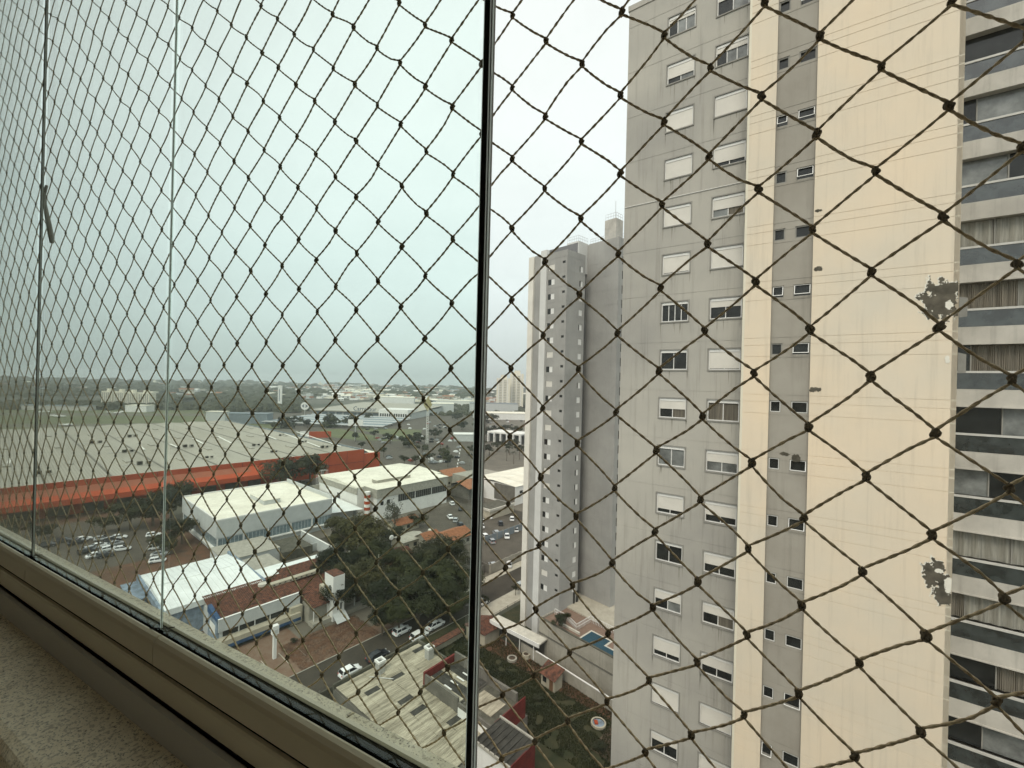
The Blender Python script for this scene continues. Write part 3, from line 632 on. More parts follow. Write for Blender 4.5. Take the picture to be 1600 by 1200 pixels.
part(o, 'wall', 'bluewhite', (0, 0, 0), (16.0, 6.6, 5.4)); part(o, 'roof', 'wroof', (-.2, -.1, 5.4), (16.4, 6.9, 5.6)); part(o, 'front_parapet', 'wroof', (-.2, 6.9, 5.2), (8, 8.6, 5.35))

# tiled house with grey fascia, strip windows and blue ground floor
o = gthing('tiled_roof_building', 'old two-storey building with red leaf-strewn tile roof, grey fascia and blue ground floor', 'building', -58, 21.8)
L_, D_ = 15.0, 10.6
MB().box((.1, .3, 0), (L_ - .1, D_, 5.4)).obj('wall', M['bluewhite'], o)
# tile roof: rows of real courses, laid uneven
tb = MB(); ncol = 46; nrow = 17
def troof(x0, x1, y0, z0, y1, z1, nc, nr, mb):
    for i in range(nr):
        for k in range(nc):
            xa, xb = x0 + (x1 - x0) * k / nc, x0 + (x1 - x0) * (k + 1) / nc
            ya, yb = y0 + (y1 - y0) * i / nr, y0 + (y1 - y0) * (i + 1.12) / nr; za, zb = z0 + (z1 - z0) * i / nr, z0 + (z1 - z0) * (i + 1.12) / nr
            h_ = .05 + rnd.random() * .04; t = rnd.uniform(-.02, .02)
            p = [(xa, ya + t, za + h_), ((xa + xb) / 2, ya + t, za + h_ + .07), (xb, ya + t, za + h_), (xb, yb + t, zb), ((xa + xb) / 2, yb + t, zb + .07), (xa, yb + t, zb)]
            j = len(mb.v); mb.v += p; mb.f += [(j, j + 1, j + 4, j + 5), (j + 1, j + 2, j + 3, j + 4), (j, j + 2, j + 1)]; mb.m += [0, 0, 0]
troof(0, L_ + 1, .3, 5.3, D_ + .4, 6.7, ncol, nrow, tb)
MB().poly([(0, .3, 5.25), (L_ + 1, .3, 5.25), (L_ + 1, D_ + .4, 6.65), (0, D_ + .4, 6.65)]).obj('roof', M['tile'], o)
link('roof_tiles', tb.mesh('roof_tiles', M['tile']), o, kind='stuff')
tb = MB(); troof(L_ + .4, L_ + 11.5, -4.6, 3.9, D_ + 3.0, 6.7, 34, 26, tb); link('roof_tiles', tb.mesh('roof_tiles', M['tile']), o, kind='stuff')
MB().poly([(L_ + .4, -4.6, 3.85), (L_ + 11.5, -4.6, 3.85), (L_ + 11.5, D_ + 3, 6.65), (L_ + .4, D_ + 3, 6.65)]).obj('roof', M['tile'], o)
MB().box((L_ + .6, -3.2, 0), (L_ + 11.3, D_ + 2.5, 3.9)).obj('rear_wall', M['conc'], o)
MB().box((-.1, -.05, 3.6), (L_, .3, 6.0)).obj('fascia', M['bluewhite'], o)
MB().box((-.15, -.1, 6.0), (L_ + .05, .35, 6.08)).obj('capping', M['white'], o)
MB().box((-.3, .3, 0), (.1, 5.6, 6.1)).obj('gable_wall', M['bluegrey'], o)
MB().box((-.35, 1.2, 2.6), (-.3, 4.4, 4.6)).obj('gable_panel', M['white'], o)
MB().poly([(-.35, .3, 6.1), (.35, .3, 6.1), (.35, 6.0, 6.9), (-.35, 6.0, 6.9)]).poly([(-.35, .3, 5.6), (-.35, 6.0, 5.6), (-.35, 6.0, 6.9), (-.35, .3, 6.1)]).obj('verge', M['blue'], o)
for k in range(5):
    x0 = .7 + k * 2.85
    f = MB().box((x0, .2, 2.5), (x0 + 2.6, .28, 3.55)).obj('window', M['glassdark'], o); MB().box((x0 + 2.6, .1, 2.45), (x0 + 2.75, .3, 3.6)).obj('frame', M['white'], f)
MB().box((-.2, -1.5, 1.5), (L_ - .4, .3, 2.4)).obj('canopy', M['beige'], o)
MB().box((1.2, -1.55, .9), (L_ - .4, -1.0, 1.5)).obj('blue_fascia', M['blue'], o)
MB().box((-.1, -.0, 0), (L_, .3, 1.5)).obj('shopfront', M['blue'], o)
MB().box((L_ - 2.2, -.9, 0), (L_ + .2, .3, 3.6)).obj('end_pier', M['beige'], o)
cv = MB().box((L_ + .5, .0, 5.35), (L_ + .9, .3, 5.6))
sky_ = MB().box((L_ - 3.5, 6.4, 6.15), (L_ + 7.4, 7.7, 6.75)).obj('lantern_band', M['beige'], o)
for k in range(9): MB().poly([(L_ - 3.1 + k * 1.18, 6.37, 6.3), (L_ - 2.5 + k * 1.18, 6.37, 6.3), (L_ - 2.8 + k * 1.18, 6.37, 6.62)]).obj('vent_hole', M['black'], sky_)
d = MB(); cx_, cy_ = L_ - 4.4, 8.3
for k in range(20): pass
d.prism([(cx_ + 1.0 * math.cos(k * math.pi / 10), cy_ + .8 * math.sin(k * math.pi / 10)) for k in range(20)], 6.3, 6.85).obj('water_tank_lid', M['stone'], o)
MB().box((L_ + .6, -3.1, 1.2), (L_ + 11.2, -2.9, 2.4)).obj('rear_windows', M['glassdark'], o)
MB().box((L_ + .4, -5.4, 0), (L_ + 13, -3.3, .9)).obj('loading_step', M['conc'], o)
for k in range(4): MB().tube([(L_ + 1.0 + 3.1 * k, -4.3, .9), (L_ + 1.0 + 3.1 * k, -4.3, 3.9)], .09, 6).obj('post', M['white'], o)
o = gthing('water_tower_block', 'narrow white square block with two slit windows at the end of the tiled roof', 'tower', -38.6, 16.0)
part(o, 'wall', 'white', (0, 0, 0), (2.6, 3.8, 9.6)); part(o, 'roof', 'tile', (.1, .1, 9.6), (2.5, 3.7, 9.75))
for x in (1.0, 1.7): MB().box((x, -.03, 2.2), (x + .3, .02, 3.6)).obj('slit_window', M['black'], o)
MB().box((0, 3.8, 3.5), (2.3, 6.2, 6.2)).obj('lower_wall', M['beige'], o)
MB().poly([(-.1, -2.2, .4), (2.8, -2.2, .4), (2.8, 0, 1.7), (-.1, 0, 1.7)]).box((-.1, 0, 1.6), (2.8, .0, 1.7)).obj('awning', M['bluewhite'], o)
o = gthing('sign_pole', 'white square sign pillar standing in front of the blue-based tiled building', 'pole', -51.8, 12.1)
part(o, 'post', 'white', (-.28, -.28, 0), (.28, .28, 5.4)); part(o, 'sign_box', 'white', (-.55, -.45, 4.6), (.55, .45, 6.2)); MB().box((-.2, -.5, 4.9), (.35, -.46, 5.5)).obj('sign_panel', M['bluewhite'], o)

# second white building, beyond the trees
o = gthing('office_building', 'white two-storey building with pale roof, dark strip windows and a red-striped stair column', 'building', 6.2, 69.5)
part(o, 'lower_wall', 'white', (0, .3, 0), (34.0, 9.0, 8.0)); part(o, 'fascia', 'kerb', (-.3, 0, 8.0), (34.2, 9.0, 11.3))
part(o, 'front_roof', 'cleanroof', (-.5, -.2, 11.3), (34.4, 9.2, 11.5))
part(o, 'rear_wall', 'white', (-3.0, 9.2, 0), (34, 40, 8.2)); MB().box((-3.2, 9.2, 8.2), (-2.9, 40, 11.0)).box((-3.2, 39.8, 8.2), (38, 40.1, 11.0)).obj('rear_fascia', M['kerb'], o)
MB().box((-3, 9.3, 8.2), (37.6, 40, 10.9)).obj('rear_block', M['white'], o)
for k in range(18):
    xa = -3.4 + 2.3 * k; xc = xa + 2.24; e_ = .04 + rr0.uniform(0, .04)
    MB().poly([(xa, 9.2, 11.0 + e_), (xc, 9.2, 11.0 + e_), (xc, 25, 11.9 + e_), (xa, 25, 11.9 + e_)]).poly([(xc, 40.3, 11.0 + e_), (xa, 40.3, 11.0 + e_), (xa, 25, 11.9 + e_), (xc, 25, 11.9 + e_)]).poly([(xc, 9.2, 11), (xc, 9.2, 11 + e_), (xc, 25, 11.9 + e_), (xc, 25, 11.9)]).obj('roof_sheet', M['cleanroof'], o)
MB().poly([(-3.4, 9.2, 11.0), (38, 9.2, 11.0), (38, 25, 11.9), (-3.4, 25, 11.9)]).poly([(38, 40.3, 11.0), (-3.4, 40.3, 11.0), (-3.4, 25, 11.9), (38, 25, 11.9)]).poly([(-3.4, 9.2, 10.6), (-3.4, 9.2, 11), (-3.4, 25, 11.9), (-3.4, 40.3, 11.0), (-3.4, 40.3, 10.6)]).poly([(-3.4, 9.2, 10.6), (38, 9.2, 10.6), (38, 9.2, 11), (-3.4, 9.2, 11)]).obj('roof', M['cleanroof'], o)
sk = MB().box((5.0, 8.6, 11.5), (21, 12.2, 12.6)).obj('roof_ridge', M['kerb'], o); MB().box((4.8, 8.4, 12.6), (21.2, 12.4, 12.75)).obj('roof_cover', M['cleanroof'], sk)
for k in range(3):
    x0 = 9.2 + k * 8.3; f = MB().box((x0, .2, 5.2), (x0 + 7.9, .28, 7.9)).obj('window', M['glassdark'], o)
    for q in range(9): MB().box((x0 + q * .97, .14, 5.2), (x0 + q * .97 + .1, .22, 7.9)).obj('mullion', M['gframe'], f)
for x0, z0 in ((1.4, 5.2), (4.2, 5.4)): MB().box((x0, .22, z0), (x0 + 1.3, .29, z0 + 1.4)).obj('small_window', M['glassdark'], o)
MB().box((-3.07, 22, 4.6), (-3.0, 24.2, 6.6)).obj('side_window', M['glassdark'], o)
for k in range(6): MB().box((-3.08, 11.5 + k * 1.6, 2.4), (-3.0, 12.5 + k * 1.6, 3.4)).obj('side_window', M['glassdark'], o)
for k in range(9): MB().prism([(-2.0 + 1.1 * math.cos(a * math.pi / 6), 3.8 + 1.1 * math.sin(a * math.pi / 6)) for a in range(12)], k * 1.15, (k + 1) * 1.15).obj('column_band', M['red' if k % 2 else 'white'], o)
o = gthing('link_roof', 'plain white lean-to roof between the two white buildings', 'building', -9.0, 79)
part(o, 'wall', 'bluewhite', (0, 0, 0), (10.8, 30, 4.3)); MB().poly([(-.2, -3, 4.4), (11.6, -6, 4.2), (11.6, 30, 5.1), (-.2, 30, 5.1)]).obj('roof', M['wroof'], o)
MB().box((2, 30, 4), (14, 30.3, 7.2)).obj('rear_parapet', M['kerb'], o)
o = gthing('scaffold', 'white steel scaffold frame left of the office building roof', 'scaffold', 4.4, 113)
for x in (0, 2.2, 4.4):
    for y in (0, 1.5): MB().tube([(x, y, 0), (x, y, 12)], .07, 5).obj('pole', M['white'], o)
for z in (3, 6, 9, 12): MB().tube([(0, 0, z), (4.4, 0, z)], .06, 5).obj('rung', M['white'], o); MB().tube([(0, 1.5, z), (4.4, 1.5, z)], .06, 5).obj('rung', M['white'], o)

# red warehouse
P0 = gp(569, 703, 12); u0, v0 = toG(P0)
o = gthing('warehouse', 'vast low warehouse with dusty grey roof and bright red front wall', 'building', u0, v0)
LW, DW = -250.0, 232.0
zt = 11.6
rb = MB(); nb = 14
for k in range(nb):       # low repeated gables running back from the street
    xa, xc = LW * k / nb, LW * (k + 1) / nb; xm = (xa + xc) / 2
    rb.poly([(xa, 0.4, zt), (xa, DW, zt), (xm, DW, zt + .75), (xm, 0.4, zt + .75)]).poly([(xm, 0.4, zt + .75), (xm, DW, zt + .75), (xc, DW, zt), (xc, 0.4, zt)])
rb.obj('roof', M['whroof'], o)
for k in range(1, nb): MB().box((LW * k / nb - .45, .5, zt - .05), (LW * k / nb + .45, DW - .2, zt + .07)).obj('valley_gutter', M['concd'], o)
for k in range(nb):
    for q in range(3): MB().box((LW * (k + .5) / nb - 1.0, 22 + q * 62 + 9 * (k % 4), zt + .6), (LW * (k + .5) / nb + 1.0, 30 + q * 62 + 9 * (k % 4), zt + 1.3)).obj('ridge_vent', M['kerb'], o)
fw = MB(); fw.box((LW, 0, 5.6), (0, .4, 12.4)); fw.obj('front_wall', M['red'], o)
MB().box((LW, .1, 0), (0, .4, 5.55)).obj('lower_wall', M['red'], o)
MB().box((LW, -.06, 5.45), (0, .1, 5.7)).obj('band', M['redd'], o)
for k in range(24): MB().box((-k * 10.4 - .1, -.1, 0), (-k * 10.4 + .1, 0, 12.4)).obj('pilaster', M['redd'], o)
MB().box((LW, .4, 0), (0, DW, 5)).obj('side_wall', M['bluemetal'], o)
MB().box((-.4, .4, 5), (0, DW, 12.4)).obj('gable_parapet', M['bluemetal'], o)
MB().poly([(0.3, 4, 12.3), (6.5, 4, 9.0), (6.5, DW, 9.0), (0.3, DW, 12.3)]).poly([(6.5, 4, 0), (6.5, DW, 0), (6.5, DW, 9), (6.5, 4, 9)]).obj('side_roof', M['bluemetal'], o)
MB().box((0, .2, 0), (10.5, 2.4, 9.6)).obj('red_annex', M['red'], o); MB().box((0, 2.4, 9.0), (10.5, 30, 9.4)).obj('annex_roof', M['cleanroof'], o)
MB().poly([(-190, -7.5, 7.2), (-36, -7.5, 7.2), (-36, 0, 10.2), (-190, 0, 10.2)]).poly([(-190, -7.5, 5.2), (-36, -7.5, 5.2), (-36, -7.5, 7.2), (-190, -7.5, 7.2)]).poly([(-36, -7.5, 5.2), (-36, 0, 5.2), (-36, 0, 10.2), (-36, -7.5, 7.2)]).obj('loading_canopy', M['red'], o)
MB().poly([(-190, -7.3, 7.22), (-60, -7.3, 7.22), (-60, -.1, 10.24), (-190, -.1, 10.24)]).obj('canopy_roof', M['redl'], o)
for k in range(14): MB().box((-60 - k * 9.2, -.15, .2), (-54.5 - k * 9.2, .05, 4.6)).obj('dock_door', M['slab_dark'], o)
def local(o_, p): return o_.matrix_basis.inverted() @ Vector(p)
bpy.context.view_layer.update()
def rooflocal(x, y, z=12.2):
    u, v = gpx(x, y, z); return u - u0, v - v0
for (xa, ya), (xb, yb) in (((410, 678), (432, 687)), ((445, 678), (500, 699)), ((463, 675), (533, 698)), ((265, 694), (277, 699)), ((340, 682), (362, 693)), ((301, 685), (318, 694)), ((12, 728), (16, 716)), ((218, 697), (226, 703))):
    p, q = Vector(rooflocal(xa, ya)), Vector(rooflocal(xb, yb)); d = (q - p); n_ = Vector((-d.y, d.x)).normalized() * .55
    MB().poly([(p.x - n_.x, p.y - n_.y, 12.42), (q.x - n_.x, q.y - n_.y, 12.42), (q.x + n_.x, q.y + n_.y, 12.42), (p.x + n_.x, p.y + n_.y, 12.42)]).obj('skylight', M['skylight'], o)
acs = [(200, 704, 1.4, '', 'beige rooftop unit in the warehouse roof middle, above the tree crowns'), (225, 723, 1.5, '', 'long grey rooftop unit closest to the red edge of the warehouse roof'), (294, 696, 1.5, '', 'twin black and white rooftop unit near the roof centre of the warehouse'),
       (327, 713, 1.0, '', 'small dark rooftop unit with pipes above the pale glazed building'), (68, 738, 1.4, '', 'dark rooftop unit at the left, beside the thick glass joint'), (400, 694, 1.2, '', 'rooftop unit pair right of the roof centre on the warehouse'),
       (440, 678, 1.0, '', 'small pair of rooftop units near the far right roof skylight'), (475, 688, 1.0, '', 'pair of little dark rooftop units by the second long skylight'), (507, 697, 1.3, '', 'row of three rooftop units nearest the blue-grey roof edge'), (207, 680, 1.5, '', 'rooftop unit beside white sheets towards the back of the warehouse roof'), (428, 704, 1.0, '', 'lone grey rooftop vent above the bushy trees'), (150, 690, 1.6, '', 'white flat rooftop plant with slanted screen at the back left of the roof')]
for x, y, s, _, lb in acs:
    t = thing('rooftop_unit', lb, 'air conditioner', gp(x, y + 3, 12.2) + Vector((0, 0, 0.1)), GROT, 'rooftop units on the warehouse'); t.scale = (s * .62, s * .62, s * .7)
    for k in (-1, 1):
        c = MB().box((k * 1.6 - 1.0, -.9, .1), (k * 1.6 + 1.0, .9, 1.5)).obj('cabinet', M['kerb' if k > 0 else 'slab_dark'], t)
        MB().box((k * 1.6 - .7, -.93, .3), (k * 1.6 + .7, -.9, 1.3)).obj('grille', M['black'], c)
    MB().tube([(-2.6, 0, .3), (-7, .6, .3), (-9, -1, .3)], .12, 5).obj('duct', M['metal'], t)
for k, (x, y, w, h_) in enumerate(((178, 676, 14, 1.0), (222, 669, 10, .8), (275, 674, 12, .9), (205, 688, 12, .5))):
    pass

# red-walled buildings with fibre-cement roofs, below
o = gthing('workshop', 'low workshop with dirty pale fibre-cement roof patched with dark sheets', 'building', -51.0, -8.2)
MB().box((0, -26, 0), (16.2, 0, 3.6)).obj('wall', M['concd'], o)
MB().box((-.1, -.3, 3.6), (16.4, 0, 4.4)).box((16.1, -9.0, 3.6), (16.4, -.3, 4.4)).obj('parapet', M['slab_dark'], o)
rr2 = random.Random(4); u_, v_ = -51.0, -8.2
DKP = [Vector(gpx(*q, 4)) - Vector((u_, v_)) for q in ((650, 1017), (614, 1058), (664, 1102), (640, 1088), (655, 1106), (702, 1128), (583, 1075))]
for k in range(7):
    for q in range(23):
        x0, y1 = .2 + k * 2.27, -.5 - q * 1.06
        if x0 + 1 > 9.6 and y1 < -9.2: continue
        c_ = Vector((x0 + 1.1, y1 - .5)); dk = min((Vector(((c_ - p_).x * .55, (c_ - p_).y)).length for p_ in DKP)) < .52
        z = 3.92 + rr2.random() * .05; sh = MB(); nn = 6; L2 = 2.36 if k < 6 else 2.2; o2 = rr2.uniform(-.05, .05)
        for i in range(nn): sh.poly([(x0 + o2, y1 - i * 1.12 / nn, z + (.05 if i % 2 else 0)), (x0 + o2, y1 - (i + 1) * 1.12 / nn, z + (0 if i % 2 else .05)), (x0 + o2 + L2, y1 - (i + 1) * 1.12 / nn, z - .06 + (0 if i % 2 else .05)), (x0 + o2 + L2, y1 - i * 1.12 / nn, z - .06 + (.05 if i % 2 else 0))])
        sh.obj('roof_sheet', M['fibred' if dk else 'fibre'], o)
MB().tube([(5.0, -4.9, 4.0), (5.3, -4.9, 6.3), (5.8, -4.9, 6.5)], .05, 6).obj('vent_pipe', M['metal'], o)
MB().tube([(5.0, -2.2, 4.0), (7.2, -5.6, 4.1)], .07, 6).obj('pipe', M['metal'], o)
o = gthing('red_gable_block', 'low block with a short dark red parapet, left of the black mullion', 'building', -41.6, -18.9)
MB().box((0, 0, 4.3), (6.6, .35, 6.3)).obj('parapet', M['redd'], o); MB().box((0, -7.6, 0), (6.6, 0, 5.1)).obj('wall', M['concd'], o)
MB().box((6.25, -7.6, 5.1), (6.6, 0, 6.8)).box((0, -7.6, 5.1), (.3, 0, 6.0)).obj('side_parapet', M['concd'], o)
for k in range(6): MB().box((.35 + k * .98, -7.5, 5.15), (.35 + k * .98 + .93, -.1, 5.22)).obj('roof_sheet', M['fibred' if k % 3 else 'fibre'], o)
for k in range(4): MB().box((1.0 + k * 1.3, -5.0, 5.4), (1.25 + k * 1.3, -3.4, 5.46)).obj('skylight', M['white'], o)
o = gthing('flat_roof_block', 'block with mossy dark roof, pale sheet and dark red end wall right of the mullion', 'building', -42.0, -34.0)
MB().box((0, 0, 0), (6.6, 7.0, 5.2)).obj('wall', M['white'], o); MB().box((6.2, 1.2, 5.2), (6.6, 7, 6.6)).box((0, 0, 5.2), (.3, 7, 5.8)).obj('parapet', M['concd'], o)
MB().box((.1, -.14, 3.4), (6.7, 0, 6.6)).obj('red_end_wall', M['redd'], o); MB().box((.3, .1, 5.22), (6.2, 6.9, 5.34)).obj('roof_slab', M['slab_dark'], o)
MB().box((1.6, 2.0, 5.36), (4.8, 6.4, 5.46)).obj('pale_sheet', M['fibre'], o)
o = gthing('corrugated_roof_block', 'small white-walled block with ribbed dark roof, wooden door and dark red right wall', 'building', -45.8, -36.0)
MB().box((0, -4.2, 0), (4.6, 1.6, 6.6)).obj('wall', M['white'], o); MB().box((-.02, -4.32, 1.0), (4.7, -4.2, 6.9)).obj('red_end_wall', M['redd'], o)
for k in range(7): MB().poly([(-.2, 1.5 - k * .83, 6.7), (4.6, 1.5 - k * .83, 7.0), (4.6, .68 - k * .83, 7.0), (-.2, .68 - k * .83, 6.7)]).box((-.2, 1.45 - k * .83, 6.68), (4.6, 1.55 - k * .83, 7.06)).obj('roof_sheet', M['fibred'], o)
MB().box((-.25, -4.3, 6.6), (-.05, 1.7, 6.95)).box((4.6, -4.3, 6.9), (4.85, 1.7, 7.2)).obj('verge', M['kerb'], o)
MB().box((-.06, -2.6, 2.4), (0, -1.5, 4.8)).obj('door', M['wood'], o)
for nm, (u, v), lb in (('chimney', (-44.2, -10.6), 'white open-topped square chimney on the left of the pale workshop roof'), ('chimney', (-36.4, -13.6), 'white open-topped square chimney on the right by the garden')):
    t = gthing(nm, lb, 'chimney', u, v, 3.6)
    MB().box((-.55, -.55, 0), (.55, -.42, 2.1)).box((-.55, .42, 0), (.55, .55, 2.1)).box((-.55, -.42, 0), (-.42, .42, 2.1)).box((.42, -.42, 0), (.55, .42, 2.1)).obj('flue', M['metal'], t)
    MB().box((-.68, -.68, 2.1), (.68, -.42, 2.45)).box((-.68, .42, 2.1), (.68, .68, 2.45)).box((-.68, -.42, 2.1), (-.42, .42, 2.45)).box((.42, -.42, 2.1), (.68, .42, 2.45)).obj('rim', M['white'], t)
    MB().box((-.42, -.42, .4), (.42, .42, .5)).obj('flue_floor', M['black'], t)
# front fence of the workshop along the pavement
o = gthing('street_fence', 'dark wall with white capping along the street beside the parked white cars', 'fence', -52, -5.6)
MB().box((0, -.2, 0), (19, 0, 2.2)).obj('wall', M['slab_dark'], o); MB().box((9.5, -.3, 2.2), (19, .1, 2.32)).obj('capping', M['white'], o)
for k in range(8): MB().box((k * 2.5, .0, 0), (k * 2.5 + .3, .12, 2.4)).obj('pier', M['concd'], o)

# garden: gutter, boundary wall, hut, gatehouse, canopy
o = thing('boundary_wall', 'stained garden boundary wall with a white pipe on top below the pool terrace', 'wall', gp(853, 1045, 0) * 1.0, T2)
MB().box((-.15, -17, 0), (.15, 6.5, 2.0)).obj('wall', M['conc'], o); MB().tube([(-.05, -17, 2.12), (-.05, 2.5, 2.12)], .13, 8).obj('pipe', M['white'], o)
o = thing('garden_hut', 'tiny tiled garden hut standing against the boundary wall', 'hut', gp(862, 1072, 0), T2)
MB().box((-1.1, -1.5, 0), (1.0, 1.5, 2.4)).obj('wall', M['beige'], o); MB().box((-1.14, -1.2, .1), (-1.1, -.4, 1.9)).obj('door', M['wood'], o); MB().box((-1.14, .3, .9), (-1.1, 1.1, 1.8)).obj('window', M['glassdark'], o)
MB().poly([(-1.6, -1.9, 2.3), (-1.6, 1.9, 2.3), (1.2, 1.9, 3.3), (1.2, -1.9, 3.3)]).poly([(-1.6, -1.9, 2.2), (1.2, -1.9, 3.2), (1.2, -1.9, 3.3), (-1.6, -1.9, 2.3)]).obj('roof', M['tile'], o)
o = gthing('gatehouse', 'small gatehouse with red tile roof at the corner of the garden and street', 'house', -23.4, -14.6)
MB().box((.4, .4, 0), (4.6, 5.6, 2.7)).obj('wall', M['beige'], o)
tb = MB(); troof(0, 5, 0, 2.7, 3.0, 3.7, 18, 10, tb); link('roof_tiles', tb.mesh('roof_tiles', M['tile']), o, kind='stuff')
MB().poly([(0, 0, 2.65), (5, 0, 2.65), (5, 3, 3.65), (0, 3, 3.65)]).poly([(5, 6, 2.65), (0, 6, 2.65), (0, 3, 3.65), (5, 3, 3.65)]).poly([(0, 0, 2.6), (0, 3, 3.65), (0, 6, 2.6)]).poly([(5, 0, 2.6), (5, 6, 2.6), (5, 3, 3.65)]).obj('roof', M['tile'], o)
MB().box((-8.5, 5.5, 1.6), (0, 7.2, 1.75)).obj('tiled_wall_cap', M['tile'], o); MB().box((-8.5, 6.2, 0), (0, 6.5, 1.6)).obj('garden_wall', M['beige'], o)
o = gthing('entrance_canopy', 'long white flat canopy roof sloping beside the base of the second tower', 'canopy', -18.9, -14.8)
MB().box((-1.2, -10.5, 3.6), (1.4, 2.0, 3.85)).obj('roof', M['stone'], o); MB().box((-1.3, -10.5, 3.2), (-1.15, 2.0, 3.95)).obj('edge', M['white'], o)
for k in range(4): MB().tube([(-.9, 1.2 - 3.4 * k, 0), (-.9, 1.2 - 3.4 * k, 3.6)], .1, 6).obj('post', M['white'], o)
MB().box((1.5, -14, 0), (1.8, 1.6, 3.1)).obj('wall', M['concd'], o)
sheet('forecourt_grass', 'lawn', gq(-15, 4, -19, -8.6), 0.12)
o = gthing('street_railing', 'low railing with short posts along the pale pavement by the second tower', 'railing', -17.0, -8.2)
for k in range(8): MB().tube([(k * 2.6, 0, 0), (k * 2.6, 0, 1.1)], .07, 5).obj('post', M['concd'], o)
MB().tube([(0, 0, 1.0), (18.2, 0, 1.0)], .035, 4).tube([(0, 0, .5), (18.2, 0, .5)], .035, 4).obj('rail', M['concd'], o)
def ring(o_, name, m, r1, r0, z, x=0, y=0):
    b = MB(); n_ = 28
    for k in range(n_):
        a, c = 2 * math.pi * k / n_, 2 * math.pi * (k + 1) / n_
        b.poly([(x + r0 * math.cos(a), y + r0 * math.sin(a), z), (x + r1 * math.cos(a), y + r1 * math.sin(a), z), (x + r1 * math.cos(c), y + r1 * math.sin(c), z), (x + r0 * math.cos(c), y + r0 * math.sin(c), z)])
        b.poly([(x + r1 * math.cos(a), y + r1 * math.sin(a), 0), (x + r1 * math.cos(c), y + r1 * math.sin(c), 0), (x + r1 * math.cos(c), y + r1 * math.sin(c), z), (x + r1 * math.cos(a), y + r1 * math.sin(a), z)])
    return b.obj(name, M[m], o_)
o = thing('paddling_pool', 'round paddling pool ring with red and white rim on the reddish soil', 'pool', gp(935, 1132, .1), 0)
ring(o, 'rim', 'beige', 1.15, .9, .35); ring(o, 'liner', 'bluegrey', .9, .02, .2); MB().box((-.6, -.3, .2), (-.1, .4, .42)).obj('toy', M['red'], o)
o = thing('planter_ring', 'round stone planter ring on the lawn by the grey garden wall', 'planter', gp(800, 1031, .1), 0)
ring(o, 'rim', 'conc', .95, .6, .4); ring(o, 'soil', 'soild', .6, .02, .3)
o = thing('planter_ring', 'small round planter beside the stone ring, nearer the canopy', 'planter', gp(822, 1028, .1), 0); ring(o, 'rim', 'beige', .75, .5, .8); ring(o, 'soil', 'soild', .5, .02, .7)
# ------------------------------------------------------------ houses among the trees and to the right
def gable_house(name, label, u, v, w, d, h_, rise, wall, roof, rot=0.0, group=None, tiles=0):
    o = gthing(name, label, 'house', u, v, 0, rot, group)
    MB().box((0, 0, 0), (w, d, h_)).poly([(0, 0, h_), (0, d, h_), (0, d / 2, h_ + rise * .95)]).poly([(w, 0, h_), (w, d / 2, h_ + rise * .95), (w, d, h_)]).obj('wall', M[wall], o)
    e = .5
    MB().poly([(-e, -e, h_ - .15), (w + e, -e, h_ - .15), (w + e, d / 2, h_ + rise), (-e, d / 2, h_ + rise)]).poly([(w + e, d + e, h_ - .15), (-e, d + e, h_ - .15), (-e, d / 2, h_ + rise), (w + e, d / 2, h_ + rise)]).obj('roof', M[roof], o)
    if tiles:
        tb = MB(); troof(-e, w + e, -e, h_ - .1, d / 2, h_ + rise + .05, tiles, 12, tb); tb2 = MB(); link('roof_tiles', tb.mesh('roof_tiles', M[roof]), o, kind='stuff')
    for k in range(int(w // 3)):
        f = MB().box((.8 + 3 * k, -.05, 1.0), (2.0 + 3 * k, 0, 2.1)).obj('window', M['glassdark'], o)
    return o
gable_house('house', 'house with bright orange tiled roof and a water tank beside parked cars', 5.5, 28, 9.5, 8.5, 3.0, 1.5, 'conc', 'tileo', tiles=30)
gable_house('house', 'narrow orange roof between two trees, partly hidden by a grey sheet', 0.0, 33, 5.5, 5, 3.4, 1.4, 'conc', 'tileo', tiles=18)
gable_house('house', 'small terracotta roof at the foot of the white office wall', 3, 52, 9, 6, 2.8, 1.2, 'beige', 'tileo', tiles=24)
gable_house('house', 'low house with faded red tile roof deep among the dark trees', -18, 26.5, 9, 9, 3.0, 1.4, 'conc', 'tile', tiles=30)
gable_house('house', 'dusty brown shed wall with pale roof behind the wispy tree', -5.5, 37, 8, 6, 3.2, .6, 'beige', 'kerb')
t = gthing('satellite_dish', 'round white dish on a mast over the red roof among the trees', 'antenna', -12.5, 33, 0)
MB().tube([(0, 0, 0), (0, 0, 7)], .06, 5).obj('mast', M['metal'], t); MB().tube([(0, .1, 7.3), (0, -.12, 7.3)], [.75, .55], 14).obj('dish', M['white'], t)
t = gthing('water_tank', 'pale round water tank between the orange roofs', 'tank', 4.2, 36, 0)
MB().tube([(0, 0, 0), (0, 0, 3.6)], .5, 8).obj('stand', M['conc'], t); MB().tube([(0, 0, 3.6), (0, 0, 5.0), (0, 0, 5.2)], [.95, .9, .5], 14).obj('tank', M['stone'], t)
t = gthing('street_lamp', 'grey street lamp arching over the dark street under the trees', 'lamp', -24.5, 7.4, 0)
MB().tube([(0, 0, 0), (0, 0, 7.5), (0, -.5, 8.2), (0, -2.2, 8.5)], .08, 6).obj('pole', M['conc'], t); MB().box((-.18, -2.9, 8.4), (.18, -2.1, 8.55)).obj('lamp_head', M['white'], t)
t = gthing('utility_pole', 'tall thin utility pole rising through the dark trees', 'pole', -27, 17, 0)
MB().tube([(0, 0, 0), (0, 0, 11)], [.16, .1], 6).obj('pole', M['conc'], t); MB().box((-.9, -.06, 9.8), (.9, .06, 9.95)).obj('crossarm', M['wood'], t)
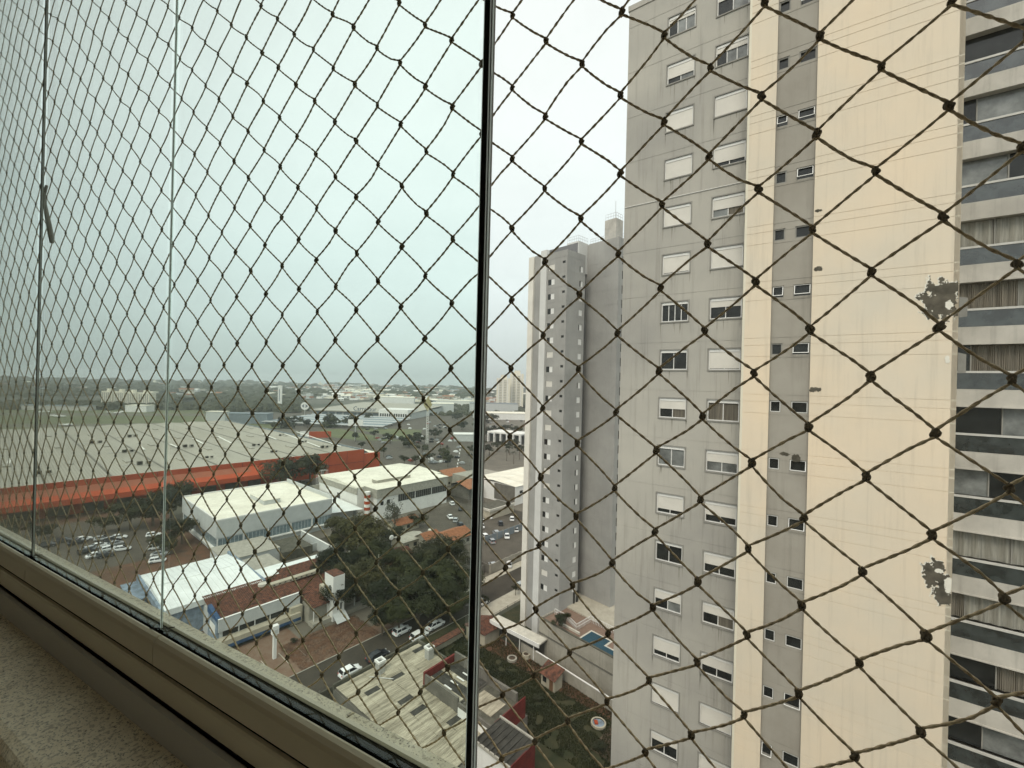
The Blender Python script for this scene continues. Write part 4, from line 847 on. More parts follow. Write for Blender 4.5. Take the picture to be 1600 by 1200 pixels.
# boundary walls of the lots
def wallrun(label, u, v, L_, rot, h_=2.2, m='conc', piers=True):
    o = gthing('lot_wall', label, 'wall', u, v, 0, rot); MB().box((0, 0, 0), (L_, .2, h_)).obj('wall', M[m], o)
    if piers:
        for k in range(int(L_ // 3) + 1): MB().box((k * 3 - .12, -.06, 0), (k * 3 + .12, .26, h_ + .15)).obj('pier', M['conc'], o)
wallrun('stained concrete wall behind the pavement under the pale tower base', 2, 7.6, 38, 0, 2.6)
wallrun('dark garden wall with piers along the red pavement under the trees', -33, 9.2, 34, 0, 2.4, 'concd')
wallrun('grey wall dividing the car park right of the black mullion', 16.5, 24, 30, 0, 2.4, 'bluemetal')
wallrun('wall running back from the street between lot and trees', 2, 8, 34, R(90), 2.4, 'concd')
o = gthing('car_shed', 'dark flat roof with pale rim beside the car park, left of the second tower', 'shed', 36, 40)
MB().box((0, 0, 0), (14, 9, 3.2)).obj('wall', M['beige'], o); MB().box((-.3, -.3, 3.2), (14.3, .2, 4.0)).box((-.3, .2, 3.2), (.2, 9.3, 4.0)).obj('parapet', M['stone'], o); MB().box((.2, .2, 3.2), (14.2, 9.2, 3.4)).obj('roof', M['slab_dark'], o)
o = gthing('storehouse', 'cream-roofed storehouse with dark side wall just left of the second tower', 'building', 58, 46)
MB().box((0, 0, 0), (70, 26, 8.0)).obj('wall', M['white'], o); MB().box((0, 26, 0), (20, 40, 7.6)).obj('side_wall', M['conc'], o)
for k in range(9): MB().poly([(-.3 + k * 7.9, -.3, 8.0), (-.3 + (k + 1) * 7.9 - .25, -.3, 8.0), (-.3 + (k + 1) * 7.9 - .25, 13, 9.0), (-.3 + k * 7.9, 13, 9.0)]).poly([(-.3 + (k + 1) * 7.9 - .25, 26.3, 8.0), (-.3 + k * 7.9, 26.3, 8.0), (-.3 + k * 7.9, 13, 9.0), (-.3 + (k + 1) * 7.9 - .25, 13, 9.0)]).obj('roof_panel', M['cleanroof'], o)
MB().box((-.25, .2, 1), (-.02, 12, 7.9)).obj('dark_side', M['concd'], o)
for k in range(10): MB().box((3 + 3.0 * k, -.06, 4.6), (5 + 3.0 * k, 0, 5.8)).obj('window', M['glassdark'], o)
o = gthing('workyard_house', 'open-sided shed with bright orange roof between the mullion and the storehouse', 'house', 50, 66)
MB().box((0, 0, 0), (12, 12, 5.4)).obj('wall', M['concd'], o); MB().poly([(-1.5, -1.5, 5.2), (13, -1.5, 5.2), (13, 7, 7.4), (-1.5, 7, 7.4)]).poly([(13, 14, 5.2), (-1.5, 14, 5.2), (-1.5, 7, 7.4), (13, 7, 7.4)]).obj('roof', M['tileo'], o)
MB().box((-.1, -2.5, 0), (.2, -2.2, 5)).box((6, -2.5, 0), (6.3, -2.2, 5)).obj('post', M['white'], o)
gable_house('house', 'orange-brown roof at the far edge, seen left of the black mullion', 60, 92, 14, 12, 5, 2.2, 'beige', 'tileo')

# ------------------------------------------------------------ trees
def crown_mesh(name, m, n, leaf, seed, lobes=9, flat=1.0, wisp=0.0):
    r_ = random.Random(seed); L_ = []
    for k in range(lobes):
        a = r_.random() * 6.283; q = r_.random() ** .5 * .62; L_.append((math.cos(a) * q, math.sin(a) * q, r_.uniform(-.25, .42), r_.uniform(.28, .46)))
    V, Fc = [], []
    per = n // lobes
    for (lx, ly, lz, lr) in L_:
        for k in range(per):
            z = r_.uniform(-.75, 1); a = r_.random() * 6.283; s = math.sqrt(max(0, 1 - z * z)); q = lr * (r_.random() ** .28)
            px, py, pz = lx + math.cos(a) * s * q, ly + math.sin(a) * s * q, lz + z * q * .85
            nn = noise.noise(Vector((px * 3.1, py * 3.1, pz * 3.1 + seed)))
            if nn < -.12 + wisp: continue
            nx, ny, nz = math.cos(a) * s + r_.uniform(-.6, .6), math.sin(a) * s + r_.uniform(-.6, .6), z + r_.uniform(-.2, .8)
            nv = Vector((nx, ny, nz)).normalized(); t1 = nv.orthogonal().normalized(); t1.rotate(__import__('mathutils').Quaternion(nv, r_.random() * 6.28)); t2 = nv.cross(t1)
            sz = leaf * r_.uniform(.6, 1.4); p = Vector((px, py, pz * flat)); i = len(V)
            V += [p - t1 * sz, p + t2 * sz * .55, p + t1 * sz, p - t2 * sz * .55]; Fc.append((i, i + 1, i + 2, i + 3))
    me = bpy.data.meshes.new(name); me.from_pydata([tuple(v) for v in V], [], Fc); me.materials.append(m); me.update(); return me
def trunk_mesh(name, seed, h_=1.0):
    r_ = random.Random(seed); b = MB(); b.tube([(0, 0, 0), (.03, .02, h_ * .5), (0, .05, h_)], [.06, .045, .03], 7)
    for k in range(6):
        a = k * 1.05 + r_.random(); b.tube([(0, .02, h_ * (.55 + .06 * k)), (math.cos(a) * .25, math.sin(a) * .25, h_ * .95), (math.cos(a) * .5, math.sin(a) * .5, h_ * 1.25)], [.028, .018, .006], 5)
    return b.mesh(name, M['bark'])
CR = {'bigo': [crown_mesh('crown_big', leafmat('brown_green_leaves', (.018, .020, .006), (.085, .075, .024)), 24000, .032, 93, 15)],
      'big': [crown_mesh('crown_big', M['leaf'], 26000, .030, 3 + k, 15) for k in range(3)],
      'mid': [crown_mesh('crown_mid', M['leaf2'], 4200, .055, 20 + k, 10) for k in range(3)],
      'dark': [crown_mesh('crown_dark', M['leaf'], 4200, .055, 50 + k, 10) for k in range(2)],
      'wisp': [crown_mesh('crown_wisp', M['leaf3'], 3600, .035, 40 + k, 10, wisp=.12) for k in range(2)],
      'far': [crown_mesh('crown_far', M['leaf2'], 700, .12, 60 + k, 7) for k in range(2)], 'fard': [crown_mesh('crown_far_dark', M['leaf'], 700, .12, 70 + k, 7) for k in range(2)]}
TK = trunk_mesh('trunk', 5)
def tree(label, kind, px, py, zc, rpx, hz=None, group=None, cat='tree', name='tree', sq=.8, base=0.0):
    """crown centre seen at (px,py) at height zc, radius in pixels"""
    p = gp(px, py, zc); Y = p.y; r_ = rpx * 1.03 * Y / F
    o = thing(name, label, cat, (p.x, p.y, base), rnd.random() * 6.28, group)
    me = CR[kind][rnd.randrange(len(CR[kind]))]
    link('crown', me, o, (0, 0, zc - base), None, (r_, r_, r_ * sq)); link('trunk', TK, o, None, None, (r_ * .9, r_ * .9, zc - base))
    return o
for lb, kd, x, y, z, r_ in (
    ('rounded dark tree in front of the white office building', 'bigo', 552, 838, 7.5, 56), ('dark tree crown left of the big one, over the parking court', 'big', 520, 880, 6, 42),
    ('dense dark tree above the white slit-windowed block', 'bigo', 560, 905, 5.5, 48), ('dark crown below the dish mast, left of the street trees', 'big', 600, 930, 5.5, 42),
    ('broad dark street tree overhanging the road behind the parked cars', 'big', 655, 930, 5.5, 60), ('dark tree against the orange-roofed house', 'bigo', 690, 870, 6, 50),
    ('dark crown touching the black mullion on its left', 'big', 712, 908, 5.5, 46), ('dark tree in the middle of the grove, behind the red roof', 'big', 640, 880, 5.5, 38),
    ('small dark shrubby tree by the terracotta roof under the white office', 'dark', 650, 812, 3, 19), ('tree filling the gap between the white box and the red pavement', 'big', 598, 962, 4, 26), ('dark crown behind the white slit-windowed block, touching the tiled roof', 'big', 535, 925, 5, 34), ('uppermost dark crown of the grove, before the red-striped column', 'big', 590, 868, 6, 40), ('dark crown over the low red roof in the grove', 'big', 668, 900, 6, 46), ('dark crown at the street end of the grove, nearest the two white cars', 'big', 625, 958, 4.5, 34), ('dark crown overhanging the far pavement beside the mullion', 'big', 705, 940, 4.5, 34)):
    tree(lb, kd, x, y, z, r_)
tree('thin wispy grey-green tree before the white office wall', 'wisp', 617, 800, 7, 22, sq=1.5); tree('low ragged tree at the foot of the wispy one', 'dark', 612, 835, 3, 20)
for lb, kd, x, y, z, r_ in (
    ('big dark tree against the red warehouse wall at its left half', 'dark', 268, 775, 8, 34), ('dark tree right beside the thin glass joint', 'dark', 240, 790, 7, 38), ('low spreading tree above the parked cars at left', 'dark', 205, 800, 6, 34),
    ('bushy tree before the red wall, left of a pair', 'mid', 440, 735, 8, 32), ('bushy tree before the red wall, right of a pair', 'mid', 486, 728, 9, 34), ('dark tree hugging the left corner of the pale glazed building', 'dark', 285, 825, 5, 30),
    ('olive tree by the far left warehouse wall', 'mid', 25, 822, 4, 24), ('small olive tree left of the loading docks', 'mid', 70, 828, 3, 18), ('dark undergrowth tree behind the pale glazed building', 'dark', 470, 765, 5, 26), ('dark tree between the warehouse canopy and parked cars', 'dark', 165, 815, 4, 22),
    ('dark tree behind the low wall left of the hall', 'dark', 255, 850, 3, 22)):
    tree(lb, kd, x, y, z, r_)
k = 0
MIDT = [(440, 661, 20), (462, 657, 14), (520, 659, 24), (545, 657, 18), (480, 660, 10), (556, 680, 10), (585, 676, 9), (610, 683, 12), (640, 688, 18), (655, 683, 16), (680, 676, 12), (668, 640, 18), (650, 642, 14), (632, 716, 9), (650, 716, 9), (672, 712, 11), (692, 708, 15), (700, 716, 12), (660, 700, 12), (722, 664, 12), (715, 650, 10), (745, 662, 10),
        (757, 675, 12), (772, 672, 14), (790, 668, 11), (806, 672, 12), (752, 655, 14), (768, 652, 13), (754, 690, 9), (765, 700, 12), (778, 694, 12), (795, 696, 10), (812, 700, 10), (806, 690, 8), (745, 712, 10), (738, 700, 9), (820, 680, 10), (600, 702, 8), (565, 694, 8), (575, 650, 9)]
for x, y, r_ in MIDT:
    tree(None, 'fard' if (k * 7) % 3 else 'far', x, y, 5.5, r_, group='trees around the car parks and avenue'); k += 1
# palms by the avenue
pf = MB()
for k in range(13):
    a = k * 2.4; c, s = math.cos(a), math.sin(a); el = .5 + .5 * math.sin(k * 1.7)
    prev = Vector((0, 0, 0))
    for q in range(1, 5):
        t = q / 4; p = Vector((c * t, s * t, el * t * .8 - t * t * .9)); w = .09 * (1.15 - t); n_ = Vector((-s, c, 0))
        pf.poly([prev - n_ * .09 * (1.15 - t + .25), prev + n_ * .09 * (1.15 - t + .25), p + n_ * w + Vector((0, 0, -.05)), p - n_ * w + Vector((0, 0, -.05))]); prev = p
pm_ = pf.mesh('palm_fronds', M['leaf2']); ptk = MB().tube([(0, 0, 0), (.1, 0, 4), (0, 0, 8)], [.25, .18, .15], 6).mesh('palm_trunk', M['bark'])
for k, (x, y) in enumerate(((792, 702), (803, 706), (812, 700), (797, 694), (700, 700), (693, 704), (756, 698), (688, 694))):
    p = gp(x, y, 8); o = thing('palm_tree', 'palm tree standing beside the avenue between the car parks', 'palm', (p.x, p.y, 0), k, 'palms by the avenue'); link('fronds', pm_, o, (0, 0, 8), None, 2.8); link('trunk', ptk, o)
for lb, x, y, z, r_ in (('round clipped black-green bush beside a parked car at the pale pavement', 759, 935, 2.2, 9), ('round dark bush on the street at the edge of the second tower', 806, 917, 2.2, 9)):
    tree(lb, 'dark', x, y, z, r_, name='street_tree')
tree('leafy garden shrub beside the pool terrace railing', 'mid', 872, 968, 8.4, 15, name='shrub', cat='shrub', base=6.75); tree('second shrub on the terrace close to the railing post', 'dark', 884, 962, 8.2, 10, name='shrub', cat='shrub', base=6.75)
for lb, x, y, r_ in (('low leafy shrub at the lawn edge by the workshop', 742, 1010, 12), ('shrub below the hut on the lawn', 842, 1090, 9), ('reddish ground shrub near the bottom right of the garden', 935, 1165, 14), ('shrub clump in front of the hall, by the forecourt', 460, 1000, 7)):
    tree(lb, 'mid', x, y, .5, r_, name='shrub', cat='shrub', sq=.6)
# grass blades over the near lawn
gb = MB(); gr = random.Random(3)
for k in range(42000):
    u, v = gr.uniform(-34, -19.2), gr.uniform(-46, -5.4)
    if noise.noise(Vector((u * .5, v * .5, 1))) < -.32: continue
    p = G(u, v, .05); a = gr.random() * 6.28; h_ = gr.uniform(.08, .34); w = .10
    gb.poly([(p.x - math.cos(a) * w, p.y - math.sin(a) * w, .05), (p.x + math.cos(a) * w, p.y + math.sin(a) * w, .05), (p.x + gr.uniform(-.1, .1), p.y + gr.uniform(-.1, .1), .05 + h_)])
gb.obj('grass', leafmat('grass_blades', (0.014, 0.020, 0.006), (0.042, 0.046, 0.016), .25), kind='stuff')
# the dusty soil shows through with leaf litter
lb_ = MB()
for k in range(9000):
    u, v = gr.uniform(-50, -34), gr.uniform(4.8, 15); p = G(u, v, 0); a = gr.random() * 6.28; w = gr.uniform(.04, .11)
    lb_.poly([(p.x + w * math.cos(a + q * 1.57), p.y + w * math.sin(a + q * 1.57), .135 + .01 * q) for q in range(4)])
for k in range(5000):
    u, v = gr.uniform(-23, -18.8), gr.uniform(-50, -14); p = G(u, v, 0); a = gr.random() * 6.28; w = gr.uniform(.05, .14)
    lb_.poly([(p.x + w * math.cos(a + q * 1.57), p.y + w * math.sin(a + q * 1.57), .10 + .02 * q) for q in range(4)])
lb_.obj('leaf_litter', mat('leaf_litter', (.05, .025, .014), .95, scale=.8, col2=(.15, .07, .035)), kind='stuff')

# ------------------------------------------------------------ cars
def car_body(L=4.1, Wd=1.74, hgt=1.46, hatch=True):
    st = [(-.5, .32, .62, .78), (-.485, .24, .80, .90), (-.40, .20, .90, .98), (-.2, .19, .93, 1), (.1, .19, .92, 1), (.28, .19, .90, .99), (.40, .21, .80, .95), (.475, .25, .66, .86), (.5, .34, .55, .70)]
    b = MB(); n = 8
    for x, z0, z1, w in st:
        hw = Wd / 2 * w; X = x * L
        b.v += [(X, -hw * .9, z0), (X, -hw, z0 + .14), (X, -hw, z1 - .16), (X, -hw * .86, z1), (X, hw * .86, z1), (X, hw, z1 - .16), (X, hw, z0 + .14), (X, hw * .9, z0)]
    for k in range(len(st) - 1):
        for j in range(n): b.f.append((k * n + j, (k + 1) * n + j, (k + 1) * n + (j + 1) % n, k * n + (j + 1) % n)); b.m.append(0)
    b.f.append(tuple(range(n))); b.m.append(0); e = (len(st) - 1) * n; b.f.append(tuple(range(e + n - 1, e - 1, -1))); b.m.append(0)
    # roof
    xr0, xr1 = (-.40 if hatch else -.24) * L, .06 * L; hr = Wd * .36
    b.poly([(xr0, -hr, hgt - .03), (xr1, -hr, hgt), (xr1, hr, hgt), (xr0, hr, hgt - .03)]); b.poly([(xr0, -hr, hgt - .09), (xr0, -hr, hgt - .03), (xr0, hr, hgt - .03), (xr0, hr, hgt - .09)])
    for s in (-1, 1):      # pillars and roof rails
        for xa, xb, t in ((xr1, .26 * L, .05), (xr0, (-.455 if hatch else -.40) * L, .12), ((xr0 + xr1) / 2 + .1, (xr0 + xr1) / 2 + .08, .05)):
            b.poly([(xa - t, s * hr, hgt - .02), (xa + t, s * hr, hgt - .02), (xb + t, s * Wd * .455, .9), (xb - t, s * Wd * .455, .9)])
        b.poly([(xr0, s * hr, hgt - .03), (xr1, s * hr, hgt), (xr1 + .05, s * (hr + .03), hgt - .08), (xr0 - .02, s * (hr + .03), hgt - .11)])
    g = MB(); x0b, x1b = (-.455 if hatch else -.40) * L, .26 * L
    lo = [(x0b, -Wd * .445, .89), (x1b, -Wd * .445, .89), (x1b, Wd * .445, .89), (x0b, Wd * .445, .89)]; hi = [(xr0, -hr + .02, hgt - .045), (xr1, -hr + .02, hgt - .02), (xr1, hr - .02, hgt - .02), (xr0, hr - .02, hgt - .045)]
    g.v += lo + hi
    for q in ((0, 1, 5, 4), (1, 2, 6, 5), (2, 3, 7, 6), (3, 0, 4, 7), (4, 5, 6, 7)): g.f.append(q); g.m.append(0)
    return b, g
CM = {}
for hatch in (True, False):
    b, g = car_body(hatch=hatch, L=3.9 if hatch else 4.4)
    for c in ('carw', 'cars', 'carb', 'carr'): CM[(c, hatch)] = b.mesh('car_body', M[c])
    CM[('g', hatch)] = g.mesh('car_windows', M['carg'])
wh = MB().tube([(0, -.1, 0), (0, .1, 0)], .31, 14).tube([(0, -.105, 0), (0, .105, 0)], .17, 10, 1).mesh('wheel', [M['tyre'], M['cars']])
hl = MB().box((0, -.18, 0), (.06, .18, .14)).mesh('headlight', M['lampw']); tl = MB().box((-.06, -.13, 0), (0, .13, .28)).mesh('tail_light', M['lamp'])
def car(label, c, x, y, rot, hatch=True, group=None, full=True, uv=None, z=0.11, name='parked_car'):
    if uv is None: u, v = gpx(x, y, .5)
    else: u, v = uv
    o = gthing(name, label, 'car', u, v, z, rot, group); L = 3.9 if hatch else 4.4
    link('body', CM[(c, hatch)], o); link('windows', CM[('g', hatch)], o)
    for sx_ in (-.31, .31):
        for sy in (-1, 1): link('wheel', wh, o, (sx_ * L, sy * .78, .31))
    if full:
        for sy in (-1, 1): link('headlight', hl, o, (.475 * L, sy * .58, .60)); link('tail_light', tl, o, (-.478 * L, sy * .62, .62))
    return o
car('white hatchback driving on the street, left of two beside the black fence', 'carw', 628, 986, 0.0)
car('white sedan with black roof stripe driving just behind the white hatchback', 'carw', 680, 977, 0.0, False)
car('white hatchback on the street nearest the window sill, below the chimney', 'carw', 547, 1050, 0.0)
car('black sedan parked along the fence behind the left chimney', 'carb', 590, 1026, 0.0, False)
car('white pickup nose showing past the net knot between the two white cars', 'carw', 655, 994, 0.0)
car('small white car at the pavement under the round bush', 'carw', 753, 942, 0.0); car('silver car at the tower corner half hidden by a round bush', 'cars', 815, 915, 0.0)
car('white car in the lot beyond the grey dividing wall, nose to the mullion', 'carw', 757, 838, 1.2); car('silver car close beside the white one in the lot', 'cars', 768, 846, 1.1)
car('white car in the court between hall roof and annex', 'carw', 388, 884, .3); 
LOTR = [(752, 811, 'carw'), (765, 808, 'carw'), (782, 818, 'carb'), (752, 822, 'carw'), (806, 828, 'carw'), (775, 833, 'cars'), (792, 838, 'carw'), (770, 805, 'cars'), (800, 811, 'carw'), (703, 808, 'carw'), (712, 813, 'cars'), (719, 820, 'carb'), (720, 795, 'carb'), (706, 787, 'carw'), (795, 882, 'carw'), (770, 884, 'cars')]
for i, (x, y, c) in enumerate(LOTR): car('car parked in the lot behind the orange-roofed houses', c, x, y, .9 + .2 * math.sin(i * 3), i % 3 > 0, 'cars in the lot right of the grove', False)
LOTL = [(130, 843, 'carw'), (143, 858, 'cars'), (155, 853, 'carw'), (170, 858, 'carw'), (180, 850, 'cars'), (175, 845, 'carb'), (150, 868, 'carw'), (135, 862, 'carb'), (120, 848, 'carb'), (165, 868, 'carb'), (185, 840, 'carw'), (240, 836, 'carw'), (248, 846, 'cars'), (243, 856, 'carw'), (250, 866, 'cars'), (246, 876, 'carw'), (190, 858, 'carw'), (160, 842, 'cars'), (75, 852, 'carb'), (100, 845, 'carb')]
for i, (x, y, c) in enumerate(LOTL): car('car parked in the bare yard before the red warehouse', c, x, y, .1 if i < 10 else -.3, i % 2 > 0, 'cars in the yard left', False)
fc = {c: MB().box((-2, -.85, .2), (2, .85, .9)).box((-1.5, -.7, .9), (.9, .7, 1.45)).mesh('far_car', M[c]) for c in ('carw', 'cars', 'carb', 'carr')}
cr_ = random.Random(11); FC = []
for i in range(26): FC.append((cr_.uniform(590, 690), cr_.uniform(683, 695)))
for i in range(34): FC.append((cr_.uniform(560, 700), cr_.uniform(658, 672)))
for i in range(22): FC.append((cr_.uniform(755, 820), cr_.uniform(655, 672)))
for i in range(12): FC.append((cr_.uniform(600, 700), cr_.uniform(702, 726)))
FC += [(712, 707), (707, 686), (714, 716), (722, 725), (703, 690), (717, 700), (735, 712)]
for i, (x, y) in enumerate(FC):
    p = gp(x, y); thing('parked_car', 'tiny distant car in the open car parks and on the avenue', 'car', (p.x, p.y, .16), GROT + cr_.choice((0, 1.57)), 'distant cars by the avenue and market', fc[('carw', 'cars', 'carb', 'carw', 'carr', 'carb', 'cars')[i % 7]])
FCL = [(640, 640), (300, 640)]

# ------------------------------------------------------------ far places
def fbox(name, label, cat, x, y, w, d, h_, m, roof=None, rot=0.0, Y=None, group=None):
    p = gp(x, y); o = thing(name, label, cat, (p.x, p.y, 0), GROT + rot, group)
    MB().box((-w / 2, 0, 0), (w / 2, d, h_)).obj('wall', M[m], o)
    if roof: MB().box((-w / 2 - .4, -.4, h_), (w / 2 + .4, d + .4, h_ + .5)).obj('roof', M[roof], o)
    return o
# hypermarket with lettering on its roof edge
p = gp(560, 652); mk = thing('hypermarket', 'long low hypermarket with pale roof, roof-edge lettering and rows of striped car canopies before it', 'building', (p.x, p.y, 0), R(-9))
MB().box((-70, 0, 0), (78, 150, 9)).obj('wall', M['bluewhite'], mk)
MB().poly([(-72, -4, 8.8), (80, -4, 8.8), (80, 150, 13.5), (-72, 150, 13.5)]).poly([(-72, -4, 7.4), (80, -4, 7.4), (80, -4, 8.8), (-72, -4, 8.8)]).obj('roof', M['kerb'], mk)
MB().box((34, -8, 0), (76, 30, 13)).obj('entrance_block', M['white'], mk)
for k in range(12): MB().box((36 + k * 3.3, -8.2, 2), (38 + k * 3.3, -8, 7.5)).obj('window', M['glassdark'], mk)
for k in range(9): MB().box((-66 + k * 11, -.4, 1), (-58 + k * 11, 0, 6.5)).obj('shopfront', M['bluemetal'], mk)
def text(s, size, name, parent, loc, rot, m, ext=.15):
    cu = bpy.data.curves.new(name, 'FONT'); cu.body = s; cu.size = size; cu.extrude = ext; cu.materials.append(M[m]); cu.align_x = 'CENTER'
    to = bpy.data.objects.new(name, cu); COL.objects.link(to); bpy.context.view_layer.update(); me = bpy.data.meshes.new_from_object(to.evaluated_get(bpy.context.evaluated_depsgraph_get())); bpy.data.objects.remove(to)
    if not me.materials: me.materials.append(M[m])
    o = bpy.data.objects.new(name, me); COL.objects.link(o); o.parent = parent; o.location = loc; o.rotation_euler = rot; return o
text('Carrefour', 8.4, 'sign_lettering', mk, (12, -5, 9.6), (R(90), 0, 0), 'text')
text('Campinas', 5.0, 'sign_lettering', mk, (55, -8.6, 8.4), (R(90), 0, 0), 'text') if False else None
for k in range(9):
    MB().poly([(-60 + k * 2, -22 - k * 14, 3.2), (84 + k * 2, -22 - k * 14, 3.2), (84 + k * 2, -15 - k * 14, 4.0), (-60 + k * 2, -15 - k * 14, 4.0)]).obj('car_canopy', M['bluemetal' if k % 2 else 'metal'], mk)
    for q in range(10): MB().box((-58 + q * 15.5, -18.5 - k * 14, 0), (-57.7 + q * 15.5, -18.2 - k * 14, 3.5)).obj('canopy_post', M['metal'], mk)
p = gp(476, 650); t = thing('logo_sign', 'round white logo sign on a dark post left of the hypermarket', 'sign', (p.x, p.y, 0), R(10))
MB().tube([(0, 0, 0), (0, 0, 9)], .5, 6).obj('post', M['metal'], t); MB().tube([(0, .3, 14), (0, -.3, 14)], 5.4, 24).obj('disc', M['white'], t)
lg = MB(); 
for s in (-1, 1):
    lg.poly([(s * 4.1, -.4, 14), (s * 1.0, -.4, 16.6), (s * .7, -.4, 15.0), (s * 1.9, -.4, 14.0), (s * .7, -.4, 13.0), (s * 1.0, -.4, 11.4)][::s])
lg.obj('emblem', M['text'], t)
p = gp(437, 640); t = thing('pylon_sign', 'tall white vertical pylon sign in front of the dark hillside', 'sign', (p.x, p.y, 0), R(0))
MB().box((-3.2, -1, 8), (3.2, 1, 40)).obj('sign_box', M['white'], t); MB().box((-1.2, -1.1, 14), (.2, -1, 34)).obj('sign_stripe', M['bluemetal'], t); MB().box((-.8, -.8, 0), (.8, .8, 8)).obj('post', M['metal'], t)
p = gp(555, 688); t = thing('billboard', 'white billboard on a thick post by the grass belt', 'billboard', (p.x, p.y, 0), R(12))
MB().tube([(0, 0, 0), (0, 0, 12.5)], .5, 8).obj('post', M['metal'], t); MB().box((-6.2, -.4, 12.5), (6.2, .4, 18)).obj('panel', M['white'], t)
p = gp(667, 694); t = thing('light_mast', 'very tall pale lattice light mast beside the avenue', 'mast', (p.x, p.y, 0), .3)
for sx_, sy in ((-.6, -.6), (.6, -.6), (.6, .6), (-.6, .6)): MB().tube([(sx_ * 1.4, sy * 1.4, 0), (sx_, sy, 30)], .12, 4).obj('leg', M['white'], t)
lt = MB()
for k in range(14): lt.tube([(-.8, -.8, 2 * k + 1), (.8, -.8, 2 * k + 3)], .08, 4).tube([(.8, -.8, 2 * k + 1), (-.8, -.8, 2 * k + 3)], .08, 4).tube([(-.8, .8, 2 * k + 1), (.8, .8, 2 * k + 3)], .08, 4)
lt.obj('lattice', M['white'], t)
MB().poly([(0, -.5, 27), (3.6, -.5, 33), (0, -.5, 40), (-3.6, -.5, 33)]).poly([(0, .5, 27), (-3.6, .5, 33), (0, .5, 40), (3.6, .5, 33)]).obj('emblem_panel', M['orange'], t)
p = gp(500, 684); t = thing('red_sign_wall', 'low bright red sign wall on the verge behind the warehouse roof edge', 'sign', (p.x, p.y, 0), R(20))
MB().box((-9, 0, 0), (9, 1, 5.5)).obj('panel', M['red'], t); MB().box((-16, .4, 0), (-9, 1, 6)).obj('side_panel', M['white'], t)
FB = [('white flat building beyond the hypermarket canopy rows', 620, 640, 60, 40, 22, 'white'), ('cream block above the hypermarket roof, right of the round sign', 593, 637, 16, 20, 27, 'cream2'), ('pale blue building with white top left of the light mast', 690, 646, 40, 40, 16, 'bluewhite'),
      ('long cream roofed shed on the far right beyond the avenue', 783, 656, 78, 40, 9, 'white'), ('grey-roofed hall behind the long cream shed', 772, 646, 84, 30, 17, 'bluewhite'), ('white warehouse far right of the light mast', 720, 634, 110, 40, 11, 'white'), ('grey shed at the airfield edge by the warehouse corner', 375, 662, 56, 18, 11, 'bluemetal'),
      ('white hangar at the far edge of the airfield', 212, 644, 26, 18, 9, 'white'), ('long low terminal beyond the airfield at left', 80, 641, 90, 20, 6, 'slab'), ('small white kiosk block beside the pale hangar', 336, 666, 18, 10, 15, 'bluewhite')]
for lb, x, y, w, d, h_, m in FB: fbox('far_building', lb, 'building', x, y, w, d, h_, m, 'cleanroof' if 'cream roof' in lb or 'white' in lb else 'bluemetal', rot=-R(42) if x > 700 else -R(40))
p = gp(742, 700); 
# car showroom with white portal frames
p = gp(789, 692); t = thing('showroom', 'white car showroom with a row of square portal frames', 'building', (p.x, p.y, 0), R(-32))
MB().box((-17, 0, 0), (17, 16, 7)).obj('wall', M['glassdark'], t)
for k in range(6): MB().box((-17.4 + k * 6.6, -2.5, 0), (-16.2 + k * 6.6, 0, 8)).obj('portal_leg', M['white'], t)
MB().box((-17.4, -2.5, 8), (17.4, 17, 9.3)).obj('roof', M['white'], t)
fbox('far_building', 'small white-roofed filling station just left of the showroom', 'building', 732, 690, 26, 14, 6, 'bluewhite', 'white', -R(42))
fbox('far_building', 'cream shed roof between palms and the second tower', 'building', 812, 690, 26, 16, 4, 'beige', 'cleanroof', -R(42))
# a pair of distant residential towers
for lb, x0, x1, yt, D_ in (('distant beige twin tower, the left and lower one', 776, 797, 591, 900), ('distant beige twin tower, the right and taller one', 797, 818, 584, 930)):
    a, c = at(x0, 600, D_), at(x1, 600, D_); top = at((x0 + x1) / 2, yt, D_).z; w = c.x - a.x
    o = thing('residential_tower', lb, 'building', (a.x, D_, 0), 0)
    MB().box((0, 0, 0), (w, 18, top)).box((w * .3, 2, top), (w * .75, 14, top + 7)).obj('wall', M['cream2'], o)
    for q in (.12, .44, .78): MB().box((w * q, -.7, 0), (w * q + 1.6, 0, top)).obj('stripe', M['white'], o)
    for z in range(int(top // 3.4) - 1):
        MB().box((w * .2, -.35, 3 + z * 3.4), (w * .40, -.05, 4.5 + z * 3.4)).obj('window', M['gframe'], o); MB().box((w * .54, -.35, 3 + z * 3.4), (w * .74, -.05, 4.5 + z * 3.4)).obj('window', M['gframe'], o)
# white slab blocks on the left
for k, (x0, x1, yt, yb) in enumerate(((158, 174, 611, 632), (175, 190, 612, 633), (191, 206, 613, 634), (207, 225, 614, 635))):
    D_ = gp((x0 + x1) / 2, yb + 3).y; a, c = at(x0, yb, D_), at(x1, yb, D_); top = at((x0 + x1) / 2, yt, D_).z; w = (c.x - a.x) * .97
    o = thing('apartment_block', ('left-most', 'second', 'third', 'right-most')[k] + ' of the four cream apartment blocks beyond the airfield', 'building', (a.x, D_ + k * 3, 0), R(3), 'cream blocks beyond the airfield')
    MB().box((0, 0, 0), (w, 14, top)).box((w * .35, 3, top), (w * .6, 10, top + 4)).obj('wall', M['cream2'], o)
    for q in range(5): MB().box((w * (.1 + .18 * q), -.4, 2), (w * (.16 + .18 * q), 0, top - 2)).obj('window_column', M['gframe'], o)
